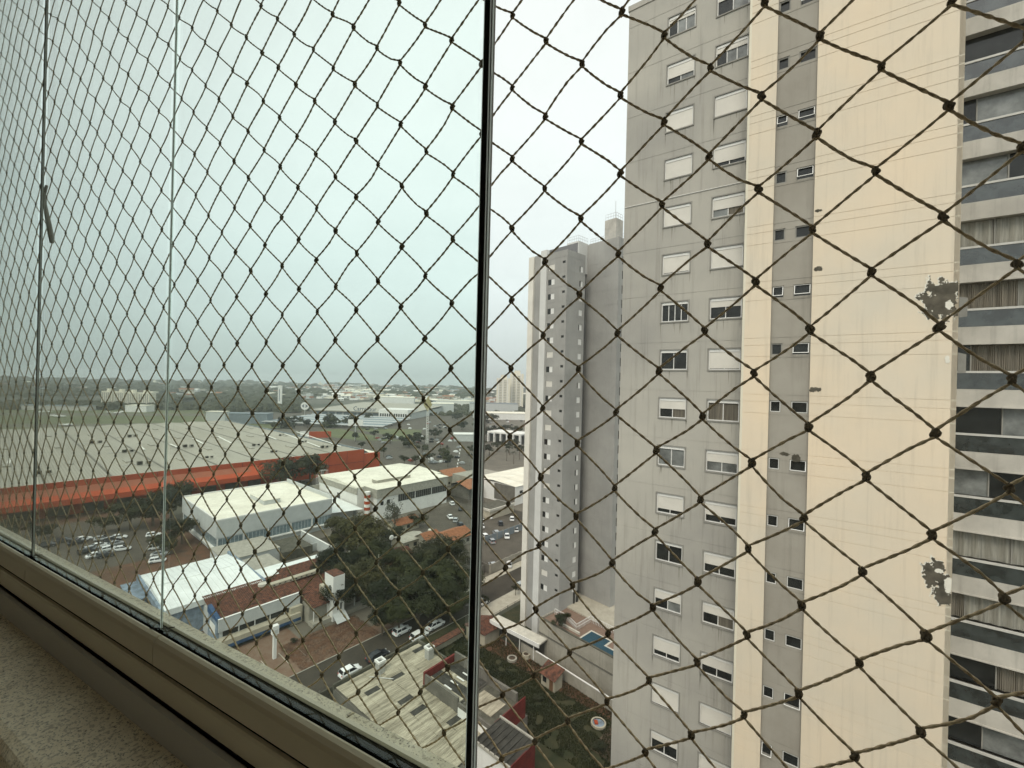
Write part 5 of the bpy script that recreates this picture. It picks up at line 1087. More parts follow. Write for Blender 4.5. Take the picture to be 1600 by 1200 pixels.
# aircraft and trailers on the airfield
pb = MB(); pb.tube([(-6, 0, 1.6), (-3, 0, 1.7), (3, 0, 1.6), (5, 0, 1.4)], [.3, .8, .8, .2], 8).box((-1, -7, 1.9), (1, 7, 2.05)).box((-6, -2, 2.2), (-5, 2, 2.3)).box((-6.2, -.1, 1.8), (-5, .1, 4))
pmh = pb.mesh('light_aircraft', M['white'])
for k, (x, y) in enumerate(((85, 651.5), (95, 652.5), (170, 646), (182, 647), (190, 645), (62, 646), (75, 645), (104, 666), (343, 645), (352, 644))):
    p = gp(x, y); thing('light_aircraft', 'tiny white light aircraft parked on the airfield', 'aircraft', (p.x, p.y, 0), k, 'aircraft on the airfield', pmh)
# far tree masses and the town on the skyline
fr = random.Random(21)
bm_ico = []
def blob(mb, c, r_, sq=.6):
    n0 = len(mb.v); rings_ = 4; seg = 7
    for i in range(1, rings_):
        z = math.cos(math.pi * i / rings_ * .62); s = math.sin(math.pi * i / rings_ * .62)
        for j in range(seg):
            q = 1 + fr.uniform(-.25, .25); mb.v.append((c[0] + r_ * s * q * math.cos(j * 6.283 / seg), c[1] + r_ * s * q * math.sin(j * 6.283 / seg), c[2] + r_ * sq * z * q))
    mb.v.append((c[0], c[1], c[2] + r_ * sq)); top = len(mb.v) - 1
    for j in range(seg): mb.f.append((top, n0 + j, n0 + (j + 1) % seg)); mb.m.append(0)
    for i in range(rings_ - 2):
        for j in range(seg): mb.f.append((n0 + i * seg + j, n0 + (i + 1) * seg + j, n0 + (i + 1) * seg + (j + 1) % seg, n0 + i * seg + (j + 1) % seg)); mb.m.append(0)
tb = MB()
for k in range(5200):
    D_ = fr.uniform(850, 3350); az = fr.uniform(-1.05, .35); x, y = D_ * math.tan(az), D_
    if math.hypot(x, y) > 3450: continue
    n_ = noise.noise(Vector((x / 260, y / 420, 5)))
    if D_ < 1300 and az > -.2 and n_ < .1: continue
    if n_ < (-.22 if az < -.45 else .0): continue
    r_ = fr.uniform(7, 17) * (1 + D_ / 3000); blob(tb, (x, y, ground_h(x, y) + 1), r_, fr.uniform(.45, .9))
tb.obj('distant_woodland', M['leaf2'], kind='stuff')
tb = MB()
for k in range(420):      # the line of trees beyond the airfield
    x = fr.uniform(-40, 480); y = fr.uniform(632, 641); p = gp(x, y); blob(tb, (p.x, p.y, 0), fr.uniform(5, 9), 1.1)
for k in range(240):
    x = fr.uniform(330, 480); y = fr.uniform(628, 645); p = gp(x, y); blob(tb, (p.x, p.y, 0), fr.uniform(6, 10), 1.2)
for k in range(260):
    x = fr.uniform(600, 830); y = fr.uniform(634, 650); p = gp(x, y); blob(tb, (p.x, p.y, 0), fr.uniform(4, 7), 1.0)
tb.obj('tree_line', M['leaf2'], kind='stuff')
hm = []
for k, (m1, m2) in enumerate((('white', 'cleanroof'), ('white', 'white'), ('beige', 'tileo'), ('white', 'bluemetal'), ('cream2', 'conc'))):
    b = MB().box((-6, -5, 0), (6, 5, 6)).poly([(-6.5, -5.5, 5.8), (6.5, -5.5, 5.8), (6.5, 0, 8.4), (-6.5, 0, 8.4)], 1).poly([(6.5, 5.5, 5.8), (-6.5, 5.5, 5.8), (-6.5, 0, 8.4), (6.5, 0, 8.4)], 1).poly([(-6, -5, 6), (-6, 5, 6), (-6, 0, 8.2)]).poly([(6, -5, 6), (6, 0, 8.2), (6, 5, 6)]).box((-4.5, -5.05, 1.5), (-2.5, -5, 4), 2).box((1.5, -5.05, 1.5), (3.8, -5, 4), 2)
    hm.append(b.mesh('distant_house', [M[m1], M[m2], M['glassdark']]))
for k in range(285):
    D_ = fr.uniform(1000, 3200); az = fr.uniform(-.95, .06); x, y = D_ * math.tan(az), D_
    if k % 3: az = fr.uniform(-.4, .06); x = D_ * math.tan(az)
    if math.hypot(x, y) > 3350: continue
    s = fr.uniform(.6, 1.3) * (1 + D_ / 4000)
    thing('distant_house', 'tiny pale house or shed in the hazy town below the skyline', 'house', (x, y, ground_h(x, y) + fr.uniform(2, 7)), fr.uniform(-.6, .6), 'houses of the distant town', hm[k % 5], (s * fr.uniform(1, 2.4), s, s * .8))
SKL = ('beyond the cream blocks, left of the thin bright joint', 'just right of the thin bright joint', 'farthest left, near the thick black joint', 'above the left end of the hypermarket roof', 'widest one, over the middle of the hypermarket', 'between light mast and mullion', 'just right of the black mullion', 'a little left of the light mast top')
for k, (x, w) in enumerate(((240, 26), (310, 16), (105, 22), (500, 20), (530, 34), (700, 20), (743, 16), (655, 14))):
    D_ = 2300 + 130 * k; a = at(x, 600, D_); thing('distant_tower', 'hazy tower block on the skyline, ' + SKL[k], 'building', (a.x, D_, ground_h(a.x, D_) - 1), .2, 'tower blocks on the skyline', MB().box((-w / 2, 0, 0), (w / 2, w, 20 + 4 * (k % 3))).box((-w / 6, 2, 20), (w / 6, w * .6, 30)).mesh('distant_tower', M['cream2']))

# the rest of the town, too small and many to single out
tb = MB(); mi = 0
for k in range(3600):
    D_ = fr.uniform(1100, 3350); az = fr.uniform(-1.0, .1) if k % 4 == 0 else fr.uniform(-.45, .08); x, y = D_ * math.tan(az), D_
    if math.hypot(x, y) > 3400: continue
    s = fr.uniform(3.5, 9) * (.6 + D_ / 3000); z = ground_h(x, y) + fr.uniform(0, 6); h_ = fr.uniform(3, 7) * (.6 + D_ / 3500)
    tb.box((x - s * fr.uniform(.6, 2), y - s, z), (x + s, y + s, z + h_), k % 5, skip='bk')
tb.obj('distant_town', [M['white'], M['kerb'], M['tileo'], M['bluewhite'], M['cream2']], kind='stuff')
# name the repeated small things by what they stand nearest to
ORD = ['nearest', 'second nearest', 'third nearest', 'fourth nearest', 'fifth nearest', 'sixth nearest', 'seventh nearest', 'eighth nearest', 'ninth nearest', 'tenth nearest', 'eleventh nearest', 'twelfth nearest', 'thirteenth nearest', 'fourteenth nearest', 'fifteenth nearest']
def rank(group, what, marks):
    L = [o_ for o_ in COL.objects if o_.get('group') == group]; B = {}
    for o_ in L:
        d = [((o_.location - gp(*m_[1])).length, i) for i, m_ in enumerate(marks)]; q = min(d); B.setdefault(q[1], []).append((q[0], o_))
    for i, S in B.items():
        for n_, (_, o_) in enumerate(sorted(S, key=lambda p_: p_[0])):
            w = what(o_) if callable(what) else what
            o_['label'] = '%s, the %s of its kind to the %s' % (w, ORD[n_] if n_ < len(ORD) else 'farthest', marks[i][0])
CN = {'white_car_paint': 'parked white car', 'silver_car_paint': 'parked silver car', 'black_car_paint': 'parked dark car', 'red_car_paint': 'parked red car'}
def cname(o_): return next(CN[c.data.materials[0].name] for c in o_.children if c.name.startswith('body'))
rank('trees around the car parks and avenue', 'small roadside tree', [('white billboard', (555, 688)), ('tall light mast', (667, 694)), ('round logo sign', (476, 650)), ('white car showroom', (789, 692)), ('red sign wall', (500, 684)), ('avenue lane markings', (718, 720)), ('filling station', (732, 690)), ('long cream shed', (783, 656)), ('hypermarket entrance', (620, 650))])
rank('cars in the lot right of the grove', cname, [('orange-roofed house', (700, 820)), ('grey dividing wall', (775, 850)), ('dark flat car shed', (810, 800)), ('second tower base', (800, 885))])
rank('cars in the yard left', cname, [('loading canopy', (130, 830)), ('white-roofed hall corner', (225, 895)), ('pale glazed building', (285, 850)), ('thick black joint at left', (60, 850))])
rank('aircraft on the airfield', 'tiny white light aircraft', [('white hangar', (212, 644)), ('long low terminal', (80, 645)), ('grey shed by the warehouse', (345, 655))])
rank('palms by the avenue', 'palm tree', [('white showroom', (800, 695)), ('light mast', (690, 700))])
rank('rooftop units on the warehouse', 'x', []) if False else None
NETDATA = '-50,-18;4070,1755 4039,1627 4007,1498 3977,1368 3946,1238 3915,1107 3884,975 3852,843 3820,709 3787,575 3753,440 3718,303 3681,166 3643,28 3603,-111 3562,-251 3518,-392 3472,-534 3424,-677 3373,-821|-49,-23;4091,2083 4058,1956 4026,1829 3994,1701 3963,1572 3933,1442 3903,1312 3872,1181 3842,1049 3811,917 3780,784 3748,650 3716,515 3682,379 3647,243 3611,105 3573,-33 3533,-172 3492,-312 3448,-453 3402,-595 3354,-738|-48,-24;4047,2158 4013,2031 3981,1903 3949,1775 3918,1646 3888,1516 3858,1386 3829,1255 3799,1123 3769,991 3739,858 3708,724 3677,590 3644,455 3611,319 3576,182 3540,44 3502,-94 3463,-234 3422,-374 3378,-515 3332,-657 3284,-800|-47,-23;3967,2106 3935,1978 3903,1849 3872,1720 3842,1590 3813,1459 3783,1328 3754,1197 3725,1065 3696,932 3666,798 3636,664 3605,529 3573,394 3540,258 3505,120 3469,-17 3432,-156 3392,-295 3351,-436 3307,-577 3262,-719 3213,-862|-46,-24;3921,2182 3888,2053 3856,1924 3825,1794 3795,1664 3766,1533 3737,1402 3708,1270 3680,1138 3651,1005 3622,872 3593,738 3563,604 3532,468 3501,333 3468,196 3434,59 3398,-79 3361,-218 3322,-357 3280,-498 3237,-639 3191,-781|-45,-23;3841,2128 3808,1998 3777,1868 3747,1738 3718,1607 3689,1476 3661,1344 3633,1212 3605,1079 3577,946 3549,812 3520,678 3490,543 3460,407 3429,271 3396,134 3362,-3 3327,-141 3290,-280 3250,-419 3209,-560 3166,-701 3120,-842|-44,-24;3793,2204 3760,2074 3729,1943 3699,1812 3669,1681 3641,1549 3613,1417 3585,1285 3558,1152 3530,1019 3503,885 3475,751 3447,617 3418,481 3388,346 3356,209 3324,72 3290,-65 3255,-203 3218,-342 3179,-482 3138,-622 3094,-763|-43,-23;3711,2150 3680,2018 3649,1887 3620,1755 3591,1623 3564,1491 3536,1359 3509,1226 3482,1092 3456,959 3429,825 3401,690 3373,555 3344,420 3315,284 3284,147 3252,10 3219,-127 3183,-266 3146,-404 3108,-544 3066,-684 3023,-824|-42,-24;3662,2226 3630,2094 3599,1962 3570,1830 3541,1698 3513,1565 3486,1432 3460,1299 3433,1166 3407,1032 3381,898 3354,763 3327,628 3300,493 3271,357 3242,221 3212,85 3180,-52 3146,-190 3111,-328 3075,-467 3036,-606 2995,-746|-41,-23;3580,2170 3549,2038 3519,1905 3490,1772 3462,1639 3435,1506 3409,1373 3383,1239 3357,1105 3331,971 3306,836 3280,702 3253,566 3226,431 3198,295 3169,159 3139,22 3107,-115 3074,-252 3039,-390 3003,-529 2964,-668 2923,-808|-40,-24;3530,2247 3498,2114 3467,1981 3438,1847 3410,1714 3383,1580 3357,1446 3331,1312 3306,1178 3281,1044 3256,909 3231,774 3205,639 3179,504 3152,368 3125,232 3096,96 3066,-41 3035,-178 3002,-315 2967,-453 2931,-591 2892,-730 2851,-869|-39,-23;3446,2191 3415,2057 3386,1923 3358,1788 3331,1654 3304,1520 3279,1386 3254,1251 3229,1117 3205,982 3180,847 3155,712 3130,577 3105,441 3078,306 3051,170 3023,33 2994,-103 2962,-240 2929,-378 2895,-515 2858,-653 2820,-792|-38,-24;3395,2268 3363,2133 3333,1998 3305,1864 3277,1729 3251,1594 3226,1459 3201,1325 3176,1190 3152,1055 3128,920 3104,785 3080,649 3056,514 3030,378 3004,243 2978,107 2953,-28 2924,-165 2890,-303 2857,-440 2822,-578 2786,-716 2747,-854|-37,-23;3311,2211 3280,2075 3251,1939 3223,1804 3197,1669 3171,1533 3147,1398 3123,1263 3099,1128 3075,993 3052,857 3029,722 3005,586 2981,451 2956,315 2931,179 2910,46 2893,-85 2855,-225 2817,-366 2784,-503 2750,-640 2713,-778|-36,-24;3258,2289 3227,2152 3197,2016 3169,1880 3142,1744 3117,1608 3092,1472 3068,1336 3044,1201 3021,1065 2999,930 2976,794 2953,659 2930,523 2906,387 2882,252 2860,117 2852,-10 2827,-143 2782,-287 2744,-429 2711,-565 2677,-702 2641,-839|-35,-23;3173,2230 3143,2093 3114,1956 3087,1819 3061,1683 3036,1546 3012,1410 2989,1274 2966,1138 2944,1002 2922,867 2900,731 2877,595 2855,459 2831,324 2808,188 2800,60 2790,-69 2754,-204 2704,-353 2670,-492 2638,-628 2604,-764|-34,-24;3120,2308 3089,2170 3059,2033 3032,1895 3005,1758 2980,1621 2956,1484 2933,1348 2910,1211 2888,1075 2867,939 2845,803 2823,667 2802,531 2779,396 2757,260 2738,127 2732,1 2717,-122 2673,-271 2628,-418 2597,-554 2566,-690 2532,-826|-33,-23;3034,2249 3004,2110 2976,1972 2949,1834 2924,1696 2899,1561 2876,1424 2853,1285 2832,1148 2810,1011 2789,875 2768,739 2747,603 2726,467 2704,332 2682,196 2673,68 2658,-65 2632,-195 2588,-342 2554,-481 2524,-617 2493,-752|-32,-24;2980,2328 2949,2188 2920,2049 2892,1910 2866,1772 2841,1640 2816,1508 2795,1362 2773,1220 2752,1083 2731,946 2711,810 2691,674 2671,538 2650,402 2629,267 2611,134 2601,7 2584,-120 2550,-264 2510,-409 2481,-544 2451,-679 2420,-814|-31,-23;2893,2267 2864,2127 2836,1987 2809,1848 2783,1715 2758,1588 2735,1446 2713,1295 2692,1154 2671,1016 2651,879 2631,744 2613,607 2594,471 2574,337 2555,202 2539,72 2525,-55 2502,-191 2468,-334 2436,-472 2408,-607 2378,-741 2347,-876|-30,-22;2807,2206 2779,2065 2752,1924 2726,1787 2700,1664 2675,1532 2654,1375 2632,1228 2611,1088 2591,950 2572,815 2554,679 2537,542 2518,406 2499,273 2480,138 2465,8 2451,-119 2426,-259 2392,-399 2363,-535 2335,-669 2305,-803|-29,-21;2722,2143 2694,2002 2668,1862 2642,1734 2617,1608 2594,1451 2571,1300 2551,1159 2529,1020 2511,883 2491,749 2479,611 2461,473 2441,341 2426,208 2406,72 2391,-56 2383,-189 2350,-324 2318,-462 2289,-597 2262,-731 2232,-865|-28,-20;2636,2080 2609,1939 2584,1800 2559,1675 2538,1538 2517,1387 2495,1240 2474,1098 2453,958 2438,823 2420,689 2403,552 2385,414 2369,281 2349,144 2332,10 2318,-118 2299,-254 2275,-387 2243,-525 2216,-660 2189,-793|-27,-19;2551,2017 2525,1874 2500,1739 2477,1606 2457,1458 2432,1306 2418,1167 2393,1028 2377,893 2360,758 2346,619 2328,482 2311,351 2292,214 2275,78 2256,-55 2246,-185 2230,-312 2198,-451 2168,-589 2143,-722 2116,-855|-26,-18;2466,1952 2441,1810 2418,1673 2396,1534 2376,1393 2357,1249 2337,1108 2318,969 2302,830 2287,696 2269,558 2251,418 2235,287 2218,149 2199,13 2181,-120 2166,-249 2145,-380 2119,-516 2095,-652 2070,-784|-25,-19;2407,2031 2381,1887 2357,1745 2336,1606 2316,1466 2296,1320 2278,1177 2257,1036 2242,900 2226,761 2209,627 2193,488 2177,353 2158,220 2141,82 2123,-51 2109,-184 2089,-309 2067,-443 2044,-579 2022,-714 1997,-846|-24,-18;2321,1966 2297,1822 2274,1679 2254,1539 2235,1399 2216,1255 2197,1115 2182,977 2165,838 2148,702 2134,565 2116,425 2101,291 2083,155 2064,17 2050,-114 2029,-247 2014,-368 1991,-506 1971,-642 1949,-776|-23,-17;2236,1900 2213,1755 2191,1613 2172,1471 2154,1324 2135,1180 2118,1043 2102,907 2085,769 2072,632 2056,493 2040,361 2022,224 2010,85 1993,-48 1973,-178 1956,-315 1935,-436 1917,-570 1899,-706 1876,-837|-22,-16;2151,1833 2129,1689 2109,1546 2090,1401 2073,1261 2058,1123 2039,986 2025,847 2008,707 1995,571 1980,431 1966,298 1949,162 1933,24 1916,-111 1897,-245 1876,-373 1864,-498 1845,-634 1826,-769|-21,-15;2067,1766 2046,1622 2026,1477 2007,1332 1994,1191 1976,1049 1964,913 1947,772 1931,637 1918,497 1903,362 1888,226 1874,89 1855,-48 1840,-180 1822,-316 1799,-441 1789,-566 1774,-700 1754,-830|-20,-14;1983,1699 1963,1554 1944,1409 1926,1269 1911,1129 1896,988 1881,850 1868,711 1856,576 1842,435 1827,299 1811,162 1795,26 1779,-108 1767,-243 1748,-374 1732,-501 1719,-632 1702,-762|-19,-15;1921,1777 1900,1631 1880,1485 1862,1341 1847,1196 1831,1056 1819,920 1803,780 1792,639 1778,502 1764,368 1751,232 1734,93 1721,-40 1707,-174 1693,-307 1676,-436 1660,-567 1646,-696 1630,-824|-18,-14;1837,1708 1816,1562 1798,1417 1781,1273 1766,1134 1752,992 1740,852 1725,712 1713,574 1701,442 1689,304 1673,166 1658,31 1647,-104 1635,-238 1621,-369 1603,-500 1587,-631 1574,-758|-17,-13;1753,1640 1734,1494 1716,1348 1699,1202 1685,1058 1671,922 1659,778 1645,645 1636,504 1623,371 1611,233 1597,97 1585,-35 1575,-169 1563,-302 1546,-433 1526,-565 1515,-694 1503,-819|-16,-12;1670,1571 1651,1424 1634,1278 1616,1137 1606,996 1594,856 1582,717 1570,582 1557,440 1545,305 1536,171 1522,34 1512,-100 1502,-234 1488,-367 1474,-494 1457,-629 1445,-755 1432,-879|-15,-11;1587,1501 1569,1355 1552,1209 1537,1064 1525,921 1515,784 1505,643 1491,504 1481,371 1470,237 1460,101 1449,-33 1440,-167 1428,-300 1415,-433 1404,-563 1388,-689 1376,-814|-14,-10;1504,1431 1487,1285 1471,1138 1458,998 1447,856 1438,718 1429,578 1414,440 1406,308 1395,173 1384,35 1376,-100 1367,-233 1355,-366 1345,-493 1330,-623 1319,-750 1306,-874|-13,-11;1439,1508 1422,1361 1406,1212 1391,1064 1380,924 1371,782 1359,645 1350,505 1339,371 1330,238 1321,100 1311,-33 1304,-168 1294,-300 1282,-432 1275,-558 1262,-684 1249,-810|-12,-10;1357,1438 1341,1290 1325,1141 1313,1000 1303,861 1293,719 1283,580 1272,440 1263,308 1255,171 1245,34 1239,-102 1232,-234 1222,-365 1211,-493 1205,-617 1192,-745 1178,-870|-11,-9;1275,1367 1260,1217 1246,1067 1234,928 1223,787 1214,646 1206,507 1198,374 1189,236 1182,100 1173,-36 1168,-170 1160,-301 1150,-431 1144,-560 1132,-682 1120,-807|-10,-8;1194,1295 1179,1145 1167,1000 1158,862 1147,720 1138,582 1129,442 1121,308 1115,173 1106,35 1099,-101 1093,-230 1087,-364 1080,-492 1071,-619 1058,-744 1048,-868|-9,-7;1113,1223 1100,1075 1091,929 1080,790 1069,648 1060,510 1053,370 1047,238 1041,101 1037,-34 1031,-167 1025,-299 1020,-430 1009,-559 996,-680 986,-807|-8,-8;1047,1301 1033,1152 1022,1004 1012,862 1003,725 993,584 985,442 979,307 973,174 967,36 963,-97 955,-230 956,-361 947,-487 932,-609 923,-746 917,-867|-7,-7;966,1230 954,1079 943,929 934,788 924,650 916,509 911,373 906,233 902,99 897,-40 893,-169 890,-299 883,-425 874,-552 862,-681 856,-805|-6,-6;886,1157 875,1008 865,867 856,724 848,584 841,445 835,308 831,170 827,35 825,-96 822,-234 817,-357 809,-481 805,-607 793,-742 788,-864|-5,-5;807,1085 796,938 786,791 778,651 772,510 765,373 762,233 759,97 757,-40 756,-174 752,-299 744,-422 742,-538 737,-680 728,-803|-4,-6;740,1162 728,1013 717,869 710,729 704,587 695,444 692,306 689,169 687,33 686,-101 682,-232 680,-356 675,-477 675,-606 668,-744 661,-863|-3,-5;661,1089 649,941 640,790 635,653 628,508 623,370 620,233 619,95 618,-38 616,-171 612,-296 609,-417 606,-542 607,-676 601,-801|-2,-4;582,1016 572,869 565,730 559,586 554,442 550,304 549,168 546,30 545,-101 543,-233 542,-352 539,-478 537,-601 541,-739 532,-860|-1,-3;504,944 496,799 489,656 485,513 481,373 474,235 473,95 472,-42 470,-173 473,-292 470,-422 470,-546 473,-669 469,-797|0,-2;427,873 419,729 415,584 411,443 409,306 405,165 403,30 401,-103 402,-235 403,-360 403,-485 403,-609 402,-734 399,-858|1,-3;360,946 351,800 345,653 342,508 340,371 336,233 335,93 333,-44 333,-174 334,-303 337,-425 337,-549 332,-672 333,-796|2,-2;283,873 276,727 272,586 269,443 267,303 266,165 264,30 263,-104 262,-236 265,-362 268,-485 267,-607 266,-734 266,-858|3,-1;207,800 201,653 200,508 196,370 197,231 195,93 194,-44 193,-176 194,-306 198,-429 197,-547 199,-671 200,-797|4,0;133,728 129,587 126,442 126,305 125,166 124,28 125,-104 124,-239 125,-366 128,-487 131,-608 133,-734 135,-859|5,-1;65,802 59,656 57,509 56,369 55,230 56,92 56,-44 56,-176 57,-306 55,-433 61,-551 65,-673 68,-799|6,0;-10,729 -16,585 -15,443 -14,303 -13,163 -14,25 -14,-110 -12,-240 -13,-370 -12,-492 -5,-615 1,-738|7,1;-83,656 -86,510 -85,369 -83,232 -83,89 -84,-51 -81,-182 -81,-308 -80,-435 -75,-557 -68,-679|8,2;-155,582 -156,443 -153,302 -151,165 -153,22 -151,-114 -149,-244 -148,-369 -146,-498 -138,-621|9,1;-223,655 -226,506 -225,370 -222,228 -221,87 -220,-50 -219,-181 -216,-313 -213,-438 -208,-561|10,2;-295,581 -295,439 -292,302 -290,160 -288,21 -288,-112 -286,-246 -282,-373 -277,-500 -269,-623|11,3;-365,509 -363,369 -361,229 -359,88 -357,-48 -355,-181 -351,-312 -346,-439 -338,-563|12,6;-432,298 -429,157 -427,18 -424,-116 -420,-248 -415,-376 -407,-502'
# ------------------------------------------------------------ the window we look through
E1 = Vector((-0.8831, 0.4692, 0)); N1 = Vector((0.4692, 0.8831, 0))      # along the glass (away to the left), outward
WROT = math.atan2(-E1.y, -E1.x)      # local x runs to the right, y outward
def wlocal(px, d): q = ray(px, 600); t = d / (q.x * N1.x + q.y * N1.y); return -(Vector((q.x * t, q.y * t, 0)).dot(E1))
WO = Vector((0, 0, H)); XL, XR = -4.2, 1.6
def granite(name, sc, c1, c2, spk=.55, rough=.45):
    m = mat(name, c1, rough, scale=sc, col2=c2, detail=10, contrast=(.3, .7), spec=.35); t = m.node_tree; N = t.nodes; L = t.links; b = N['Principled BSDF']
    src = b.inputs['Base Color'].links[0].from_socket; tc = N.new('ShaderNodeTexCoord'); v = N.new('ShaderNodeTexNoise'); v.inputs['Scale'].default_value = 190; v.inputs['Detail'].default_value = 3; L.new(tc.outputs['Object'], v.inputs[0])
    mr = N.new('ShaderNodeMapRange'); mr.inputs['From Min'].default_value = .53; mr.inputs['From Max'].default_value = .62; mr.inputs['To Max'].default_value = spk; L.new(v.outputs[0], mr.inputs[0])
    mx = N.new('ShaderNodeMix'); mx.data_type = 'RGBA'; L.new(mr.outputs[0], mx.inputs[0]); L.new(src, mx.inputs[6]); mx.inputs[7].default_value = (.17, .12, .075, 1)
    v2 = N.new('ShaderNodeTexNoise'); v2.inputs['Scale'].default_value = 420; v2.inputs['Detail'].default_value = 2; L.new(tc.outputs['Object'], v2.inputs[0])
    mr2 = N.new('ShaderNodeMapRange'); mr2.inputs['From Min'].default_value = .6; mr2.inputs['From Max'].default_value = .66; mr2.inputs['To Max'].default_value = .7; L.new(v2.outputs[0], mr2.inputs[0])
    mx2 = N.new('ShaderNodeMix'); mx2.data_type = 'RGBA'; L.new(mr2.outputs[0], mx2.inputs[0]); L.new(mx.outputs[2], mx2.inputs[6]); mx2.inputs[7].default_value = (.05, .04, .03, 1)
    L.new(mx2.outputs[2], b.inputs['Base Color']); bp = N.new('ShaderNodeBump'); bp.inputs['Strength'].default_value = .5; bp.inputs['Distance'].default_value = .002; L.new(v.outputs[0], bp.inputs['Height']); L.new(bp.outputs[0], b.inputs['Normal']); return m
M['granite'] = granite('outer_granite', 25, (.66, .57, .40), (.86, .77, .58), .42)
M['granite2'] = granite('inner_granite', 18, (.68, .57, .40), (.90, .80, .60), .45, .5)
M['alu'] = mat('champagne_aluminium', (.60, .525, .375), .30, scale=9, col2=(.68, .60, .44), spec=.5, metal=.1, mscale=(.15, 1, 1))
M['clear'] = mat('clear_edge_strip', (.62, .68, .64), .15, .05, 40, spec=.7)
M['wallp'] = mat('room_wall_paint', (.58, .51, .41), .9, .05, 1); M['floor'] = mat('room_floor_tile', (.22, .19, .15), .6, .1, 2)
M['outer'] = mat('outer_render', (.45, .42, .36), .9, .06, .4)

sill = thing('window_sill', 'speckled granite ledge outside the window and wide granite sill inside it', 'window sill', WO, WROT)
def slabs(name, mk, prof, joints, bev=None):
    js = [XL] + joints + [XR]
    for a, c in zip(js[:-1], js[1:]): MB().sweep(prof, a + .0011, c - .0011).obj(name, M[mk], sill)
jin = wlocal(150, .25)
slabs('outer_slab', 'granite', [(.3305, -.431), (.366, -.431), (.370, -.426), (.370, -.391), (.366, -.387), (.3305, -.384)], [-2.6, -1.35, wlocal(560, .36), .9])
# inner slab: joint seen near the bottom of the picture
q = ray(275, 1165); t = -.47 / q.z; pj = Vector((q.x * t, q.y * t, 0)); jx = -pj.dot(E1)
slabs('inner_slab', 'granite2', [(.178, -.505), (.305, -.505), (.305, -.472), (.202, -.472), (.193, -.475), (.187, -.481), (.184, -.490)], [jx - 1.2, jx, jx + .9])
fr_ = thing('window_frame', 'long champagne aluminium bottom track of the glazed balcony, stepped in three bands', 'window frame', WO, WROT)
MB().sweep([(.3257, -.3965), (.3303, -.3965), (.3345, -.383), (.3345, -.366), (.332, -.361), (.3275, -.3605), (.3257, -.3625)], XL, XR).obj('outer_lip', M['alu'], fr_, smooth=False)
MB().sweep([(.3128, -.396), (.3255, -.396), (.3255, -.3630), (.3128, -.3630)], XL, XR).obj('glass_channel', M['gap'], fr_)
top = [(.300, -.397), (.3125, -.397), (.3125, -.3655), (.3115, -.3625), (.3085, -.361), (.3045, -.3625), (.3015, -.3665), (.3003, -.372)]
js = [XL, wlocal(58, .31), wlocal(262, .31), wlocal(745, .31), XR]
for a, c in zip(js[:-1], js[1:]): MB().sweep(top, a + .001, c - .001).obj('panel_rail', M['alu'], fr_)
MB().sweep([(.3005, -.4005), (.33, -.4005), (.33, -.3968), (.3030, -.3968)], XL, XR).obj('shadow_gap', M['gap'], fr_)
MB().sweep([(.2950, -.4285), (.33, -.4285), (.33, -.4), (.2965, -.4), (.2952, -.403)], XL, XR).obj('middle_band', M['alu'], fr_)
MB().sweep([(.2945, -.4315), (.33, -.4315), (.33, -.4288), (.2965, -.4288)], XL, XR).obj('thin_gap', M['gap'], fr_)
MB().sweep([(.2905, -.4715), (.33, -.4715), (.33, -.432), (.2925, -.432), (.2908, -.436)], XL, XR).obj('lower_band', M['alu'], fr_)
p_ = MB().tube([(wlocal(85, .29), .2902, -.448), (wlocal(85, .29), .2885, -.452), (wlocal(85, .29) + .0015, .2885, -.4545)], .0007, 6).obj('hook', M['gframe'], fr_)
MB().sweep([(.29, 1.28), (.345, 1.28), (.345, 1.36), (.29, 1.36)], XL, XR).obj('top_track', M['alu'], fr_)

